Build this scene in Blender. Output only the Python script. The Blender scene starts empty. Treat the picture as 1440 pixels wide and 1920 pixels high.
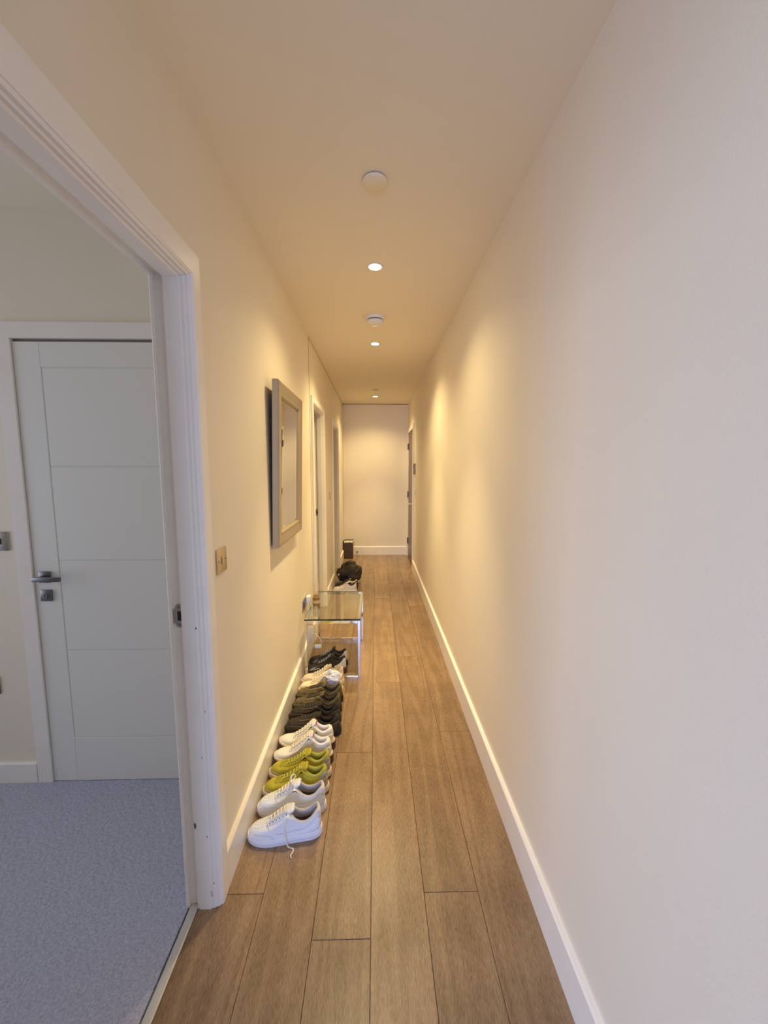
import bpy, bmesh, math, random
from mathutils import Vector, Matrix, noise
from mathutils.bvhtree import BVHTree
random.seed(7)
PI = math.pi
S = bpy.context.scene
C = S.collection

# ------------------------------------------------------------------ camera
F = 745.0
PITCH = math.atan(82 / F)
YAW = math.atan(16 / F * math.cos(PITCH))
cam = bpy.data.objects.new('camera', bpy.data.cameras.new('camera'))
C.objects.link(cam)
cam.location = (0, 0, 1.5)
cam.rotation_euler = (PI / 2 - PITCH, 0, -YAW)
cam.data.sensor_fit = 'VERTICAL'
cam.data.sensor_height = 24
cam.data.lens = 24 * F / 1920
cam.data.clip_start = 0.02
S.camera = cam

# ------------------------------------------------------------------ world, exposure
w = bpy.data.worlds.new('world'); S.world = w; w.use_nodes = True
w.node_tree.nodes['Background'].inputs[0].default_value = (0.62, 0.74, 1.0, 1)
w.node_tree.nodes['Background'].inputs[1].default_value = 0.5
S.view_settings.view_transform = 'Standard'
S.view_settings.look = 'None'
S.view_settings.gamma = 1
S.view_settings.use_curve_mapping = False
S.view_settings.exposure = 0.0
S.cycles.max_bounces = 10
S.cycles.diffuse_bounces = 6
S.cycles.sample_clamp_indirect = 4.0

H = 2.57            # ceiling height
XL, XR = -0.547, 0.557   # hallway wall faces
XB = -0.640         # bedroom side of the left wall
YB = 6.82           # end wall
YC = 1.80           # bedroom wall that faces the camera


def area(name, loc, rot, sx, sy, power, col):
    l = bpy.data.lights.new(name, 'AREA'); l.shape = 'RECTANGLE'
    l.size = sx; l.size_y = sy; l.energy = power; l.color = col; l.spread = math.radians(110)
    o = bpy.data.objects.new(name, l); C.objects.link(o)
    o.location = loc; o.rotation_euler = rot
    return o


# daylight through the windows of the bedroom and of the living room behind the camera
DAY = (0.40, 0.56, 1.0)
area('bedroom_window_daylight', (-3.55, 0.85, 1.40), (0, -PI / 2, 0), 2.0, 1.3, 13.5, (0.76, 0.82, 1.0))
area('living_room_window_daylight', (-1.15, -4.15, 1.35), (PI / 2 - 0.38, 0, 0), 2.1, 2.1, 172, DAY)

# ------------------------------------------------------------------ materials
MATS = {}


def mat(name, col, rough=0.5, metal=0.0, var=0.0, vscale=20, bump=0.0, bscale=200, spec=0.5, coat=0.0, emit=None, estr=0, trans=0.0, ior=1.45, stretch=None):
    if name in MATS: return MATS[name]
    m = bpy.data.materials.new(name); m.use_nodes = True
    nt = m.node_tree; b = nt.nodes['Principled BSDF']
    b.inputs['Base Color'].default_value = (*col, 1)
    b.inputs['Roughness'].default_value = rough
    b.inputs['Metallic'].default_value = metal
    b.inputs['Specular IOR Level'].default_value = spec
    b.inputs['Coat Weight'].default_value = coat
    b.inputs['IOR'].default_value = ior
    b.inputs['Transmission Weight'].default_value = trans
    if emit:
        b.inputs['Emission Color'].default_value = (*emit, 1)
        b.inputs['Emission Strength'].default_value = estr
    tc = nt.nodes.new('ShaderNodeTexCoord')
    mp = nt.nodes.new('ShaderNodeMapping')
    nt.links.new(tc.outputs['Object'], mp.inputs[0])
    if stretch: mp.inputs['Scale'].default_value = stretch
    if var > 0:
        n = nt.nodes.new('ShaderNodeTexNoise'); n.inputs['Scale'].default_value = vscale
        n.inputs['Detail'].default_value = 5
        nt.links.new(mp.outputs[0], n.inputs['Vector'])
        r = nt.nodes.new('ShaderNodeValToRGB')
        r.color_ramp.elements[0].position = 0.3; r.color_ramp.elements[1].position = 0.7
        r.color_ramp.elements[0].color = (*[c * (1 - var) for c in col], 1)
        r.color_ramp.elements[1].color = (*[min(1, c * (1 + var)) for c in col], 1)
        nt.links.new(n.outputs[0], r.inputs[0])
        nt.links.new(r.outputs[0], b.inputs['Base Color'])
    if bump > 0:
        n2 = nt.nodes.new('ShaderNodeTexNoise'); n2.inputs['Scale'].default_value = bscale
        n2.inputs['Detail'].default_value = 3
        nt.links.new(mp.outputs[0], n2.inputs['Vector'])
        bp = nt.nodes.new('ShaderNodeBump'); bp.inputs['Strength'].default_value = bump
        bp.inputs['Distance'].default_value = 0.002
        nt.links.new(n2.outputs[0], bp.inputs['Height'])
        nt.links.new(bp.outputs[0], b.inputs['Normal'])
    MATS[name] = m
    return m


def wood_mat():
    m = bpy.data.materials.new('oak_plank'); m.use_nodes = True
    nt = m.node_tree; N = nt.nodes; L = nt.links; b = N['Principled BSDF']
    tc = N.new('ShaderNodeTexCoord'); oi = N.new('ShaderNodeObjectInfo')
    # every board reads its own part of the grain
    off = N.new('ShaderNodeCombineXYZ')
    mu = N.new('ShaderNodeMath'); mu.operation = 'MULTIPLY'; mu.inputs[1].default_value = 37.0
    L.new(oi.outputs['Random'], mu.inputs[0])
    mu2 = N.new('ShaderNodeMath'); mu2.operation = 'MULTIPLY'; mu2.inputs[1].default_value = 91.0
    L.new(oi.outputs['Random'], mu2.inputs[0])
    L.new(mu.outputs[0], off.inputs[2]); L.new(mu2.outputs[0], off.inputs[1])
    add = N.new('ShaderNodeVectorMath'); add.operation = 'ADD'
    L.new(tc.outputs['Object'], add.inputs[0]); L.new(off.outputs[0], add.inputs[1])
    # low frequency warp -> cathedral figure
    mpw = N.new('ShaderNodeMapping'); mpw.inputs['Scale'].default_value = (6, 0.4, 1)
    L.new(add.outputs[0], mpw.inputs[0])
    nw = N.new('ShaderNodeTexNoise'); nw.inputs['Scale'].default_value = 1.4; nw.inputs['Detail'].default_value = 1.5
    L.new(mpw.outputs[0], nw.inputs['Vector'])
    m3 = N.new('ShaderNodeMath'); m3.operation = 'MULTIPLY'; m3.inputs[1].default_value = 44.0
    L.new(nw.outputs[0], m3.inputs[0])
    sn = N.new('ShaderNodeMath'); sn.operation = 'SINE'
    fm = N.new('ShaderNodeTexNoise'); fm.inputs['Scale'].default_value = 1; fm.inputs['Detail'].default_value = 6
    mpf = N.new('ShaderNodeMapping'); mpf.inputs['Scale'].default_value = (170, 9, 1)
    L.new(add.outputs[0], mpf.inputs[0]); L.new(mpf.outputs[0], fm.inputs['Vector'])
    ad = N.new('ShaderNodeMath'); ad.operation = 'ADD'
    m4 = N.new('ShaderNodeMath'); m4.operation = 'MULTIPLY'; m4.inputs[1].default_value = 3.2
    L.new(fm.outputs[0], m4.inputs[0]); L.new(m3.outputs[0], ad.inputs[0]); L.new(m4.outputs[0], ad.inputs[1])
    L.new(ad.outputs[0], sn.inputs[0])
    # cross flecks
    fl = N.new('ShaderNodeTexNoise'); fl.inputs['Scale'].default_value = 1; fl.inputs['Detail'].default_value = 4
    mpl = N.new('ShaderNodeMapping'); mpl.inputs['Scale'].default_value = (520, 60, 1)
    L.new(add.outputs[0], mpl.inputs[0]); L.new(mpl.outputs[0], fl.inputs['Vector'])
    mr = N.new('ShaderNodeMapRange'); mr.inputs[1].default_value = -1; mr.inputs[2].default_value = 1
    L.new(sn.outputs[0], mr.inputs[0])
    mx = N.new('ShaderNodeMix'); mx.data_type = 'FLOAT'; mx.inputs[0].default_value = 0.87
    L.new(mr.outputs[0], mx.inputs[2]); L.new(fl.outputs[0], mx.inputs[3])
    r = N.new('ShaderNodeValToRGB')
    e = r.color_ramp.elements
    e[0].position = 0.32; e[0].color = (0.185, 0.112, 0.063, 1)
    e[1].position = 0.73; e[1].color = (0.385, 0.255, 0.148, 1)
    L.new(mx.outputs[0], r.inputs[0])
    hs = N.new('ShaderNodeHueSaturation')
    mr2 = N.new('ShaderNodeMapRange'); mr2.inputs[3].default_value = 0.90; mr2.inputs[4].default_value = 1.10
    L.new(oi.outputs['Random'], mr2.inputs[0]); L.new(mr2.outputs[0], hs.inputs['Value'])
    L.new(r.outputs[0], hs.inputs['Color'])
    # small knots and scuffs
    kn = N.new('ShaderNodeTexNoise'); kn.inputs['Scale'].default_value = 7; kn.inputs['Detail'].default_value = 3
    L.new(add.outputs[0], kn.inputs['Vector'])
    kr = N.new('ShaderNodeValToRGB'); kr.color_ramp.elements[0].position = 0.35; kr.color_ramp.elements[1].position = 0.65
    kr.color_ramp.elements[0].color = (0.86, 0.85, 0.84, 1); kr.color_ramp.elements[1].color = (1.05, 1.05, 1.05, 1)
    L.new(kn.outputs[0], kr.inputs[0])
    ml = N.new('ShaderNodeMix'); ml.data_type = 'RGBA'; ml.blend_type = 'MULTIPLY'; ml.inputs[0].default_value = 1
    L.new(hs.outputs[0], ml.inputs[6]); L.new(kr.outputs[0], ml.inputs[7])
    L.new(ml.outputs[2], b.inputs['Base Color'])
    b.inputs['Roughness'].default_value = 0.30
    b.inputs['Specular IOR Level'].default_value = 0.45
    bp = N.new('ShaderNodeBump'); bp.inputs['Strength'].default_value = 0.25; bp.inputs['Distance'].default_value = 0.0008
    L.new(fl.outputs[0], bp.inputs['Height']); L.new(bp.outputs[0], b.inputs['Normal'])
    return m


M_wall = mat('wall_paint', (0.84, 0.765, 0.635), 0.55, bump=0.12, bscale=260, var=0.012, vscale=3)
M_ceil = mat('ceiling_paint', (0.87, 0.79, 0.635), 0.8, bump=0.05, bscale=220)
M_trim = mat('white_gloss_trim', (0.89, 0.85, 0.80), 0.30, var=0.02, vscale=9, bump=0.04, bscale=90)
M_door = mat('white_door_paint', (0.80, 0.80, 0.76), 0.42, bump=0.03, bscale=120)
M_gap = mat('dark_gap', (0.05, 0.04, 0.03), 0.9)
M_wood = wood_mat()
M_brown = mat('brown_door_veneer', (0.155, 0.092, 0.055), 0.4, var=0.2, vscale=6, stretch=(20, 20, 1))
M_chrome = mat('chrome', (0.86, 0.86, 0.88), 0.07, metal=1)
M_steel = mat('brushed_steel', (0.50, 0.49, 0.48), 0.32, metal=1, bump=0.05, bscale=300)
M_darksteel = mat('dark_steel', (0.20, 0.20, 0.215), 0.36, metal=0.85)
M_brass = mat('brushed_brass_plate', (0.62, 0.50, 0.34), 0.38, metal=0.7)
M_white = mat('white_plastic', (0.82, 0.82, 0.80), 0.35)
M_black = mat('black_plastic', (0.02, 0.02, 0.022), 0.4)
M_chip = mat('bare_wood_chip', (0.20, 0.11, 0.06), 0.8)
M_frame = mat('champagne_mirror_frame', (0.40, 0.33, 0.235), 0.33, metal=0.35, var=0.04, vscale=14)
M_mirror = mat('mirror_silver', (0.80, 0.80, 0.77), 0.012, metal=1)


# ------------------------------------------------------------------ helpers
def obj(name, bm, m, parent=None, smooth=False, angle=None):
    me = bpy.data.meshes.new(name)
    bmesh.ops.recalc_face_normals(bm, faces=bm.faces[:])
    if smooth:
        for f in bm.faces: f.smooth = True
    if angle is not None:
        for f in bm.faces: f.smooth = True
        for e in bm.edges:
            if len(e.link_faces) == 2 and e.calc_face_angle(0) > math.radians(angle): e.smooth = False
    bm.to_mesh(me); bm.free()
    me.materials.append(m)
    o = bpy.data.objects.new(name, me); C.objects.link(o)
    if parent is not None: o.parent = parent
    return o


def struct(o):
    o['kind'] = 'structure'; return o


def tag(o, label, cat, group=None):
    o['label'] = label; o['category'] = cat
    if group: o['group'] = group
    return o


def empty(name, loc, rz=0.0):
    o = bpy.data.objects.new(name, None); C.objects.link(o)
    o.empty_display_size = 0.05
    o.location = loc; o.rotation_euler = (0, 0, rz)
    return o


def box(bm, x0, x1, y0, y1, z0, z1, bev=0.0, seg=2):
    vs = [bm.verts.new(p) for p in ((x0, y0, z0), (x1, y0, z0), (x1, y1, z0), (x0, y1, z0), (x0, y0, z1), (x1, y0, z1), (x1, y1, z1), (x0, y1, z1))]
    fs = [bm.faces.new([vs[i] for i in q]) for q in ((0, 3, 2, 1), (4, 5, 6, 7), (0, 1, 5, 4), (1, 2, 6, 5), (2, 3, 7, 6), (3, 0, 4, 7))]
    if bev > 0:
        es = list({e for f in fs for e in f.edges})
        bmesh.ops.bevel(bm, geom=es, offset=bev, segments=seg, affect='EDGES', profile=0.5)
    return bm


def B(*a, **k):
    return box(bmesh.new(), *a, **k)


def cyl(bm, c, axis, r, h, n=24, r2=None, bev=0.0):
    """cylinder whose base centre is c, going h along axis"""
    ax = Vector(axis).normalized()
    t = ax.orthogonal().normalized(); u = ax.cross(t)
    r2 = r if r2 is None else r2
    prof = [(r, 0), (r2, h)] if not bev else [(r - bev, 0), (r, bev), (r2, h - bev), (r2 - bev, h)]
    rings = []
    for rr, hh in prof:
        rings.append([bm.verts.new(Vector(c) + ax * hh + (t * math.cos(a) + u * math.sin(a)) * rr) for a in [2 * PI * i / n for i in range(n)]])
    for a, b in zip(rings, rings[1:]):
        for i in range(n): bm.faces.new((a[i], a[(i + 1) % n], b[(i + 1) % n], b[i]))
    bm.faces.new(rings[0][::-1]); bm.faces.new(rings[-1])
    return bm


def lathe(bm, c, prof, n=32, caps=True):
    rings = [[bm.verts.new((c[0] + r * math.cos(2 * PI * i / n), c[1] + r * math.sin(2 * PI * i / n), c[2] + z)) for i in range(n)] for r, z in prof]
    for a, b in zip(rings, rings[1:]):
        for i in range(n): bm.faces.new((a[i], a[(i + 1) % n], b[(i + 1) % n], b[i]))
    if caps:
        bm.faces.new(rings[0][::-1]); bm.faces.new(rings[-1])
    return bm


def tube(bm, pts, r, n=8, flat=1.0, closed=False):
    """tube along points; flat<1 squashes it in its local up direction"""
    pts = [Vector(p) for p in pts]
    rings = []; up = None
    for i, p in enumerate(pts):
        a = pts[i - 1] if i > 0 else (pts[-1] if closed else p)
        b = pts[i + 1] if i < len(pts) - 1 else (pts[0] if closed else p)
        d = (b - a).normalized()
        ref = Vector((0, 0, 1)) if abs(d.z) < 0.95 else Vector((0, 1, 0))
        s = d.cross(ref).normalized(); u = s.cross(d).normalized()
        if up is not None and u.dot(up) < 0: u = -u; s = -s
        up = u
        rr = r[i] if isinstance(r, (list, tuple)) else r
        rings.append([bm.verts.new(p + (s * math.cos(2 * PI * k / n) + u * math.sin(2 * PI * k / n) * flat) * rr) for k in range(n)])
    m = len(rings)
    for j in range(m if closed else m - 1):
        a, b = rings[j], rings[(j + 1) % m]
        for k in range(n): bm.faces.new((a[k], a[(k + 1) % n], b[(k + 1) % n], b[k]))
    if not closed:
        bm.faces.new(rings[0][::-1]); bm.faces.new(rings[-1])
    return bm


def smooth_path(pts, n=6):
    pts = [Vector(p) for p in pts]; out = []
    for i in range(len(pts) - 1):
        p0 = pts[max(i - 1, 0)]; p1 = pts[i]; p2 = pts[i + 1]; p3 = pts[min(i + 2, len(pts) - 1)]
        for k in range(n):
            t = k / n
            out.append(0.5 * ((2 * p1) + (p2 - p0) * t + (2 * p0 - 5 * p1 + 4 * p2 - p3) * t * t + (3 * p1 - p0 - 3 * p2 + p3) * t ** 3))
    out.append(pts[-1]); return out


def sweep_u(prof, a0, a1, zt, to3d, zb=0.0, kt=1.0):
    """U-shaped door trim: profile (u outwards from opening, v out of wall), mitred at the top corners"""
    bm = bmesh.new()
    st = []
    for f in (lambda u: (a0 - u, zb), lambda u: (a0 - u, zt + u * (kt if u > 0.05 else 1)), lambda u: (a1 + u, zt + u * (kt if u > 0.05 else 1)), lambda u: (a1 + u, zb)):
        st.append([bm.verts.new(to3d(*f(u), v)) for u, v in prof])
    n = len(prof)
    for a, b in zip(st, st[1:]):
        for i in range(n): bm.faces.new((a[i], a[(i + 1) % n], b[(i + 1) % n], b[i]))
    bm.faces.new(st[0][::-1]); bm.faces.new(st[-1])
    return bm


def extrude_profile(prof, p0, p1, to3d):
    """prof points (h, v) extruded along a from p0 to p1"""
    bm = bmesh.new()
    st = [[bm.verts.new(to3d(a, h, v)) for h, v in prof] for a in (p0, p1)]
    n = len(prof)
    for i in range(n): bm.faces.new((st[0][i], st[0][(i + 1) % n], st[1][(i + 1) % n], st[1][i]))
    bm.faces.new(st[0][::-1]); bm.faces.new(st[1])
    return bm


# ------------------------------------------------------------------ room shell
D1 = (0.415, 1.215)      # bedroom doorway along the left wall
D2 = (3.52, 4.20)
D3 = (5.10, 5.84)
ZT = 2.045               # top of the openings
G = 0.025                # lining thickness


def wall_with_openings(name, x0, x1, ya, yb, ops, ztop):
    bm = bmesh.new(); y = ya
    for a, b in ops:
        box(bm, x0, x1, y, a - G, 0, ztop)
        box(bm, x0, x1, a - G, b + G, ZT + G, ztop)
        y = b + G
    box(bm, x0, x1, y, yb, 0, ztop)
    return struct(obj(name, bm, M_wall))


wall_with_openings('wall_left', XB, XL, -1.20, 3.380, [D1], H)
wall_with_openings('wall_left.001', XB, XL - 0.001, 3.411, YB + 0.1, [D2, D3], H - 0.011)
struct(obj('wall_gap_shade', B(XB, XL - 0.022, 3.380, 3.411, 0, H), M_gap))  # dark backing: shade of the wall gap put into its colour
struct(obj('wall_right', B(XR, XR + 0.16, -1.20, 5.83 - G, 0, H), M_wall))
bm = B(XR, XR + 0.16, 5.83 - G, 6.73 + G, ZT + 0.02 + G, H - 0.004)
box(bm, XR, XR + 0.16, 6.73 + G, YB + 0.1, 0, H - 0.004)
struct(obj('wall_right.001', bm, M_wall))
struct(obj('wall_back', B(XL, XR, YB, YB + 0.1, 0, H - 0.008), M_wall))
struct(obj('ceiling_gap_shade', B(XB, XR + 0.1, 3.4, YB + 0.12, H + 0.001, H + 0.03), M_gap))  # dark strip over the ceiling gap, coloured to stand in for its shade
struct(obj('ceiling', B(-3.8, 2.2, -4.4, YB + 0.2, H, H + 0.15), M_ceil))
# bedroom shell
struct(obj('wall_bedroom', B(-3.70, XB, YC, YC + 0.10, 0, H), M_wall))
struct(obj('wall_partition', B(-3.70, XB, -1.25, -1.15, 0, H), M_wall))
bm = B(-3.70, -3.60, -1.15, YC, 0, 0.3)
box(bm, -3.70, -3.60, -1.15, YC, 2.45, H)
box(bm, -3.70, -3.60, -1.15, 0.15, 0.3, 2.45); box(bm, -3.70, -3.60, 1.55, YC, 0.3, 2.45)
struct(obj('wall_bedroom_window', bm, M_wall))
# rooms behind the far doorways
struct(obj('wall_far_room', B(-2.30, -2.20, YC + 0.1, YB + 0.1, 0, H), M_wall))
struct(obj('wall_far_partition', B(-2.20, XB, 4.60, 4.70, 0, H), M_wall))
struct(obj('wall_far_end', B(-2.20, XB, YB, YB + 0.1, 0, H), M_wall))
# living room behind the camera
bm = B(-3.70, -2.60, -4.4, -4.3, 0, H); box(bm, 1.0, 2.1, -4.4, -4.3, 0, H); box(bm, 2.0, 2.1, -4.3, -1.25, 0, H)
box(bm, -2.6, 1.0, -4.4, -4.3, 0, 0.25); box(bm, -2.6, 1.0, -4.4, -4.3, 2.45, H)
box(bm, -3.70, -3.60, -4.3, -1.25, 0, H)
struct(obj('wall_front', bm, M_wall))
struct(obj('wall_living', B(XR + 0.16, 2.0, -1.35, -1.25, 0, H), M_wall))
for nm, args in (('window_1', (-3.69, -3.61, 0.15, 1.55, 0.3, 2.45, 'x')), ('window_2', (-2.6, 1.0, -4.39, -4.31, 0.25, 2.45, 'y'))):
    x0, x1, y0, y1, z0, z1, ax = args
    bm = bmesh.new(); t = 0.06
    if ax == 'x':
        box(bm, x0, x1, y0, y1, z0, z0 + t); box(bm, x0, x1, y0, y1, z1 - t, z1)
        for yy in (y0, (y0 + y1) / 2 - t / 2, y1 - t): box(bm, x0, x1, yy, yy + t, z0 + t, z1 - t)
    else:
        box(bm, x0, x1, y0, y1, z0, z0 + t); box(bm, x0, x1, y0, y1, z1 - t, z1)
        for xx in (x0, (x0 + x1) / 2 - t / 2, x1 - t): box(bm, xx, xx + t, y0, y1, z0 + t, z1 - t)
    struct(obj(nm, bm, M_white))

# skirting boards
SK = [(0, 0), (0, 0.018), (0.139, 0.018), (0.145, 0.013), (0.145, 0)]
TL = lambda a, h, v: (XL + v, a, h)
TR = lambda a, h, v: (XR - v, a, h)


def skirt(name, p0, p1, f, prof=SK):
    return struct(obj(name, extrude_profile(prof, p0, p1, f), M_trim))


skirt('baseboard_left', D1[1] + 0.07, D2[0] - 0.07, TL)
skirt('baseboard_left.001', D2[1] + 0.07, D3[0] - 0.07, TL)
skirt('baseboard_left.002', D3[1] + 0.07, YB, TL)
skirt('baseboard_left.003', -1.2, D1[0] - 0.07, TL)
skirt('baseboard_right', -1.2, 5.83 - 0.07, TR)
skirt('baseboard_back', XL + 0.018, XR - 0.019, lambda a, h, v: (a, YB - v, h))
SKB = [(h * 0.104 / 0.145, v) for h, v in SK]
skirt('baseboard_bedroom', -3.6, -1.617, lambda a, h, v: (a, YC - v, h), SKB)
skirt('baseboard_bedroom.001', D1[1] + 0.07, YC, lambda a, h, v: (XB - v, a, h), SKB)

# ------------------------------------------------------------------ floor: every board its own piece
floor = struct(obj('floor', B(-3.8, 2.2, -4.4, YB + 0.2, -0.06, -0.014), mat('floor_joint', (0.09, 0.055, 0.03), 0.9)))
ROWX = [-0.590, -0.400, -0.208, -0.019, 0.169, 0.362, 0.552]
JOINT = {0: [-0.6, 1.262, 3.1, 4.9], 1: [-0.9, 0.62, 2.72, 4.4, 6.1], 2: [-0.3, 1.118, 1.960, 3.9, 5.6], 3: [-0.2, 0.45, 2.65, 4.52, 6.3],
         4: [-0.5, 1.254, 3.04, 5.05], 5: [-0.8, 0.50, 2.12, 4.2, 5.9]}
bev = 0.0012
for r in range(6):
    x0, x1 = ROWX[r], ROWX[r + 1]
    if r == 0: x0 = -0.612
    ys = [-1.25] + JOINT[r] + [YB]
    for a, b in zip(ys, ys[1:]):
        if b - a < 0.1: continue
        cx, cy = (x0 + x1) / 2, (a + b) / 2
        p = obj('plank', B(x0 + 0.0005 - cx, x1 - 0.0005 - cx, a + 0.0006 - cy, b - 0.0006 - cy, -0.0135, 0, bev=bev, seg=1), M_wood, floor)
        p.location = (cx, cy, 0)
p = obj('plank', B(-0.05, 0.05, -4.05, 4.05, -0.0135, 0, bev=bev, seg=1), M_wood, floor)
p.location = (0.61, 2.8, 0)
# plain boards in the rooms that are only glimpsed
for i in range(14):
    x0 = -3.6 + i * 0.4
    p = obj('plank', B(-0.199, 0.199, -1.52, 1.52, -0.0135, 0, bev=bev, seg=1), M_wood, floor)
    p.location = (x0 + 0.2, -2.775, 0)
for i in range(8):
    p = obj('plank', B(-0.095, 0.095, -2.4, 2.4, -0.0135, 0, bev=bev, seg=1), M_wood, floor)
    p.location = (-0.71 - i * 0.19, 4.35, 0)

# carpet: tufted pile
M_carpet = mat('carpet_pile', (0.47, 0.485, 0.60), 0.95, var=0.20, vscale=150, bump=0.9, bscale=330, spec=0.1)


def carpet_patch(name, xs, ys, amp):
    bm = bmesh.new(); rows = []
    for y in ys:
        row = []
        for x in xs:
            q = Vector((x * 70, y * 70, 0)); z = noise.noise(q) * 0.55 + noise.noise(q * 2.3) * 0.45
            z2 = noise.noise(Vector((x * 9, y * 9, 3)))
            row.append(bm.verts.new((x + noise.noise(q + Vector((9, 9, 9))) * 0.0012, y, 0.006 + amp * z + 0.0015 * z2)))
        rows.append(row)
    for a, b in zip(rows, rows[1:]):
        for i in range(len(a) - 1): bm.faces.new((a[i], a[i + 1], b[i + 1], b[i]))
    o = obj(name, bm, M_carpet, smooth=True)
    return o


N1 = 300; N2 = 290
xs = [-1.95 + 1.306 * i / N1 for i in range(N1 + 1)]
ys = [0.50 + 1.30 * j / N2 for j in range(N2 + 1)]
cp = carpet_patch('carpet', xs, ys, 0.0045)
cp['kind'] = 'stuff'; tag(cp, 'grey blue carpet with short tufted pile inside the bedroom doorway', 'carpet')
bm = B(-3.6, -1.95, -1.15, YC, -0.013, 0.007); box(bm, -1.95, -0.644, -1.15, 0.50, -0.013, 0.007)
box(bm, -1.95, -0.644, 0.5, YC, -0.013, 0.0005)
o = obj('floor_bedroom', bm, M_carpet); struct(o)

# threshold strip
thr = extrude_profile([(-0.013, 0), (0.003, 0), (0.006, 0.004), (0.0065, 0.014), (0.006, 0.024), (0.003, 0.028), (-0.013, 0.028)], D1[0], D1[1] + 0.015, lambda a, h, v: (-0.612 - v, a, h))
struct(obj('trim_2', thr, mat('threshold_metal', (0.66, 0.64, 0.61), 0.38, metal=0.5, var=0.05)))


# ------------------------------------------------------------------ doorways in the left wall
LIN = [(0.0, -0.018), (0.0, -0.056), (0.003, -0.058), (0.003, -0.064), (0.016, -0.064), (0.016, -0.093), (G, -0.093), (G, -0.018)]
ARC = [(G, -0.018), (0.002, -0.018), (0.005, -0.015), (0.005, -0.006), (0.009, -0.003), (0.009, 0.006), (0.015, 0.010), (0.015, 0.013), (0.021, 0.018), (0.067, 0.018), (0.070, 0.015), (0.070, 0), (G, 0)]
ARCB = [(0.004, 0), (0.004, 0.008), (0.008, 0.012), (0.028, 0.012), (0.034, 0.016), (0.080, 0.016), (0.080, 0)]


def strike(parent, y, z, xc):
    """latch keep with rounded lug ends, a lip and a dark slot, on the far jamb"""
    bm = bmesh.new()
    prof = [(-0.011, -0.033), (-0.005, -0.038), (0.005, -0.038), (0.011, -0.033), (0.013, -0.022), (0.013, 0.022), (0.011, 0.033), (0.005, 0.038), (-0.005, 0.038), (-0.011, 0.033), (-0.013, 0.022), (-0.013, -0.022)]
    st = [[bm.verts.new((xc + a, y - t, z + b)) for a, b in prof] for t in (0.0, 0.0022)]
    n = len(prof)
    for i in range(n): bm.faces.new((st[0][i], st[0][(i + 1) % n], st[1][(i + 1) % n], st[1][i]))
    bm.faces.new(st[0][::-1]); bm.faces.new(st[1])
    box(bm, xc - 0.022, xc - 0.010, y - 0.008, y - 0.001, z - 0.022, z + 0.022, bev=0.001)
    k = obj('strike_plate', bm, M_steel, parent)
    obj('latch_slot', B(xc - 0.006, xc + 0.006, y - 0.0028, y - 0.0015, z - 0.015, z + 0.015), M_black, k)
    bm = bmesh.new()
    for dz in (-0.028, 0.028): cyl(bm, (xc, y - 0.0021, z + dz), (0, -1, 0), 0.0028, 0.0009, 10)
    obj('screw', bm, M_darksteel, k)
    return k


def doorway(name, d):
    e = empty(name, (XL, d[0], 0)); struct(e)
    def P(bm, nm, m=M_trim):
        bmesh.ops.translate(bm, verts=bm.verts[:], vec=-Vector(e.location))
        return obj(nm, bm, m, e)
    P(sweep_u(LIN, d[0], d[1], ZT, lambda a, z, v: (XL + v, a, z)), 'door_lining')
    P(sweep_u(ARC, d[0], d[1], ZT, lambda a, z, v: (XL + v, a, z), kt=1.22 if name == 'door_1' else 1.0), 'architrave')
    P(sweep_u(ARCB, d[0], d[1], ZT, lambda a, z, v: (XB - v, a, z)), 'architrave')
    k = strike(e, 0, 0, 0)
    k.location = Vector((-0.622, d[1] + 0.0155, 1.035)) - Vector(e.location)
    return e


d1 = doorway('door_1', D1)
doorway('door_2', D2)
doorway('door_3', D3)
# paint knocked off the near jamb
chips = [(-0.604, 0.315, 0.004, 0.010), (-0.566, 0.275, 0.0015, 0.003), (-0.566, 1.00, 0.0018, 0.004), (-0.569, 0.56, 0.0012, 0.003), (-0.545, 0.10, 0.0014, 0.004), (-0.548, 0.72, 0.001, 0.004), (-0.560, 0.06, 0.001, 0.014)]
for x, z, a, b in chips:
    bm = bmesh.new()
    pts = [(math.cos(t) * a * (1 + 0.25 * math.sin(3 * t + x * 50)), math.sin(t) * b * (1 + 0.2 * math.cos(2 * t + z * 9))) for t in [2 * PI * i / 10 for i in range(10)]]
    y = D1[1] - 0.0006 if x < -0.55 else D1[1] + 0.003
    if x > -0.55: x = -0.5515; y = D1[1] - 0.0006
    v0 = [bm.verts.new((x + p[0] + 0.547, y - D1[0], z + p[1])) for p in pts]
    v1 = [bm.verts.new((x + p[0] + 0.547, y - D1[0] + 0.001, z + p[1])) for p in pts]
    for i in range(10): bm.faces.new((v0[i], v0[(i + 1) % 10], v1[(i + 1) % 10], v1[i]))
    bm.faces.new(v0); bm.faces.new(v1[::-1])
    obj('paint_chip', bm, M_chip, d1)

# open door leaves of the two far rooms, swung inwards against the light
for nm, d in (('door_6', D2), ('door_7', D3)):
    o = obj(nm, B(XB - 0.74, XB - 0.02, d[0] - 0.03, d[0] + 0.008, 0.008, ZT - 0.01, bev=0.001, seg=1), M_door)
    struct(o)

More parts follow.
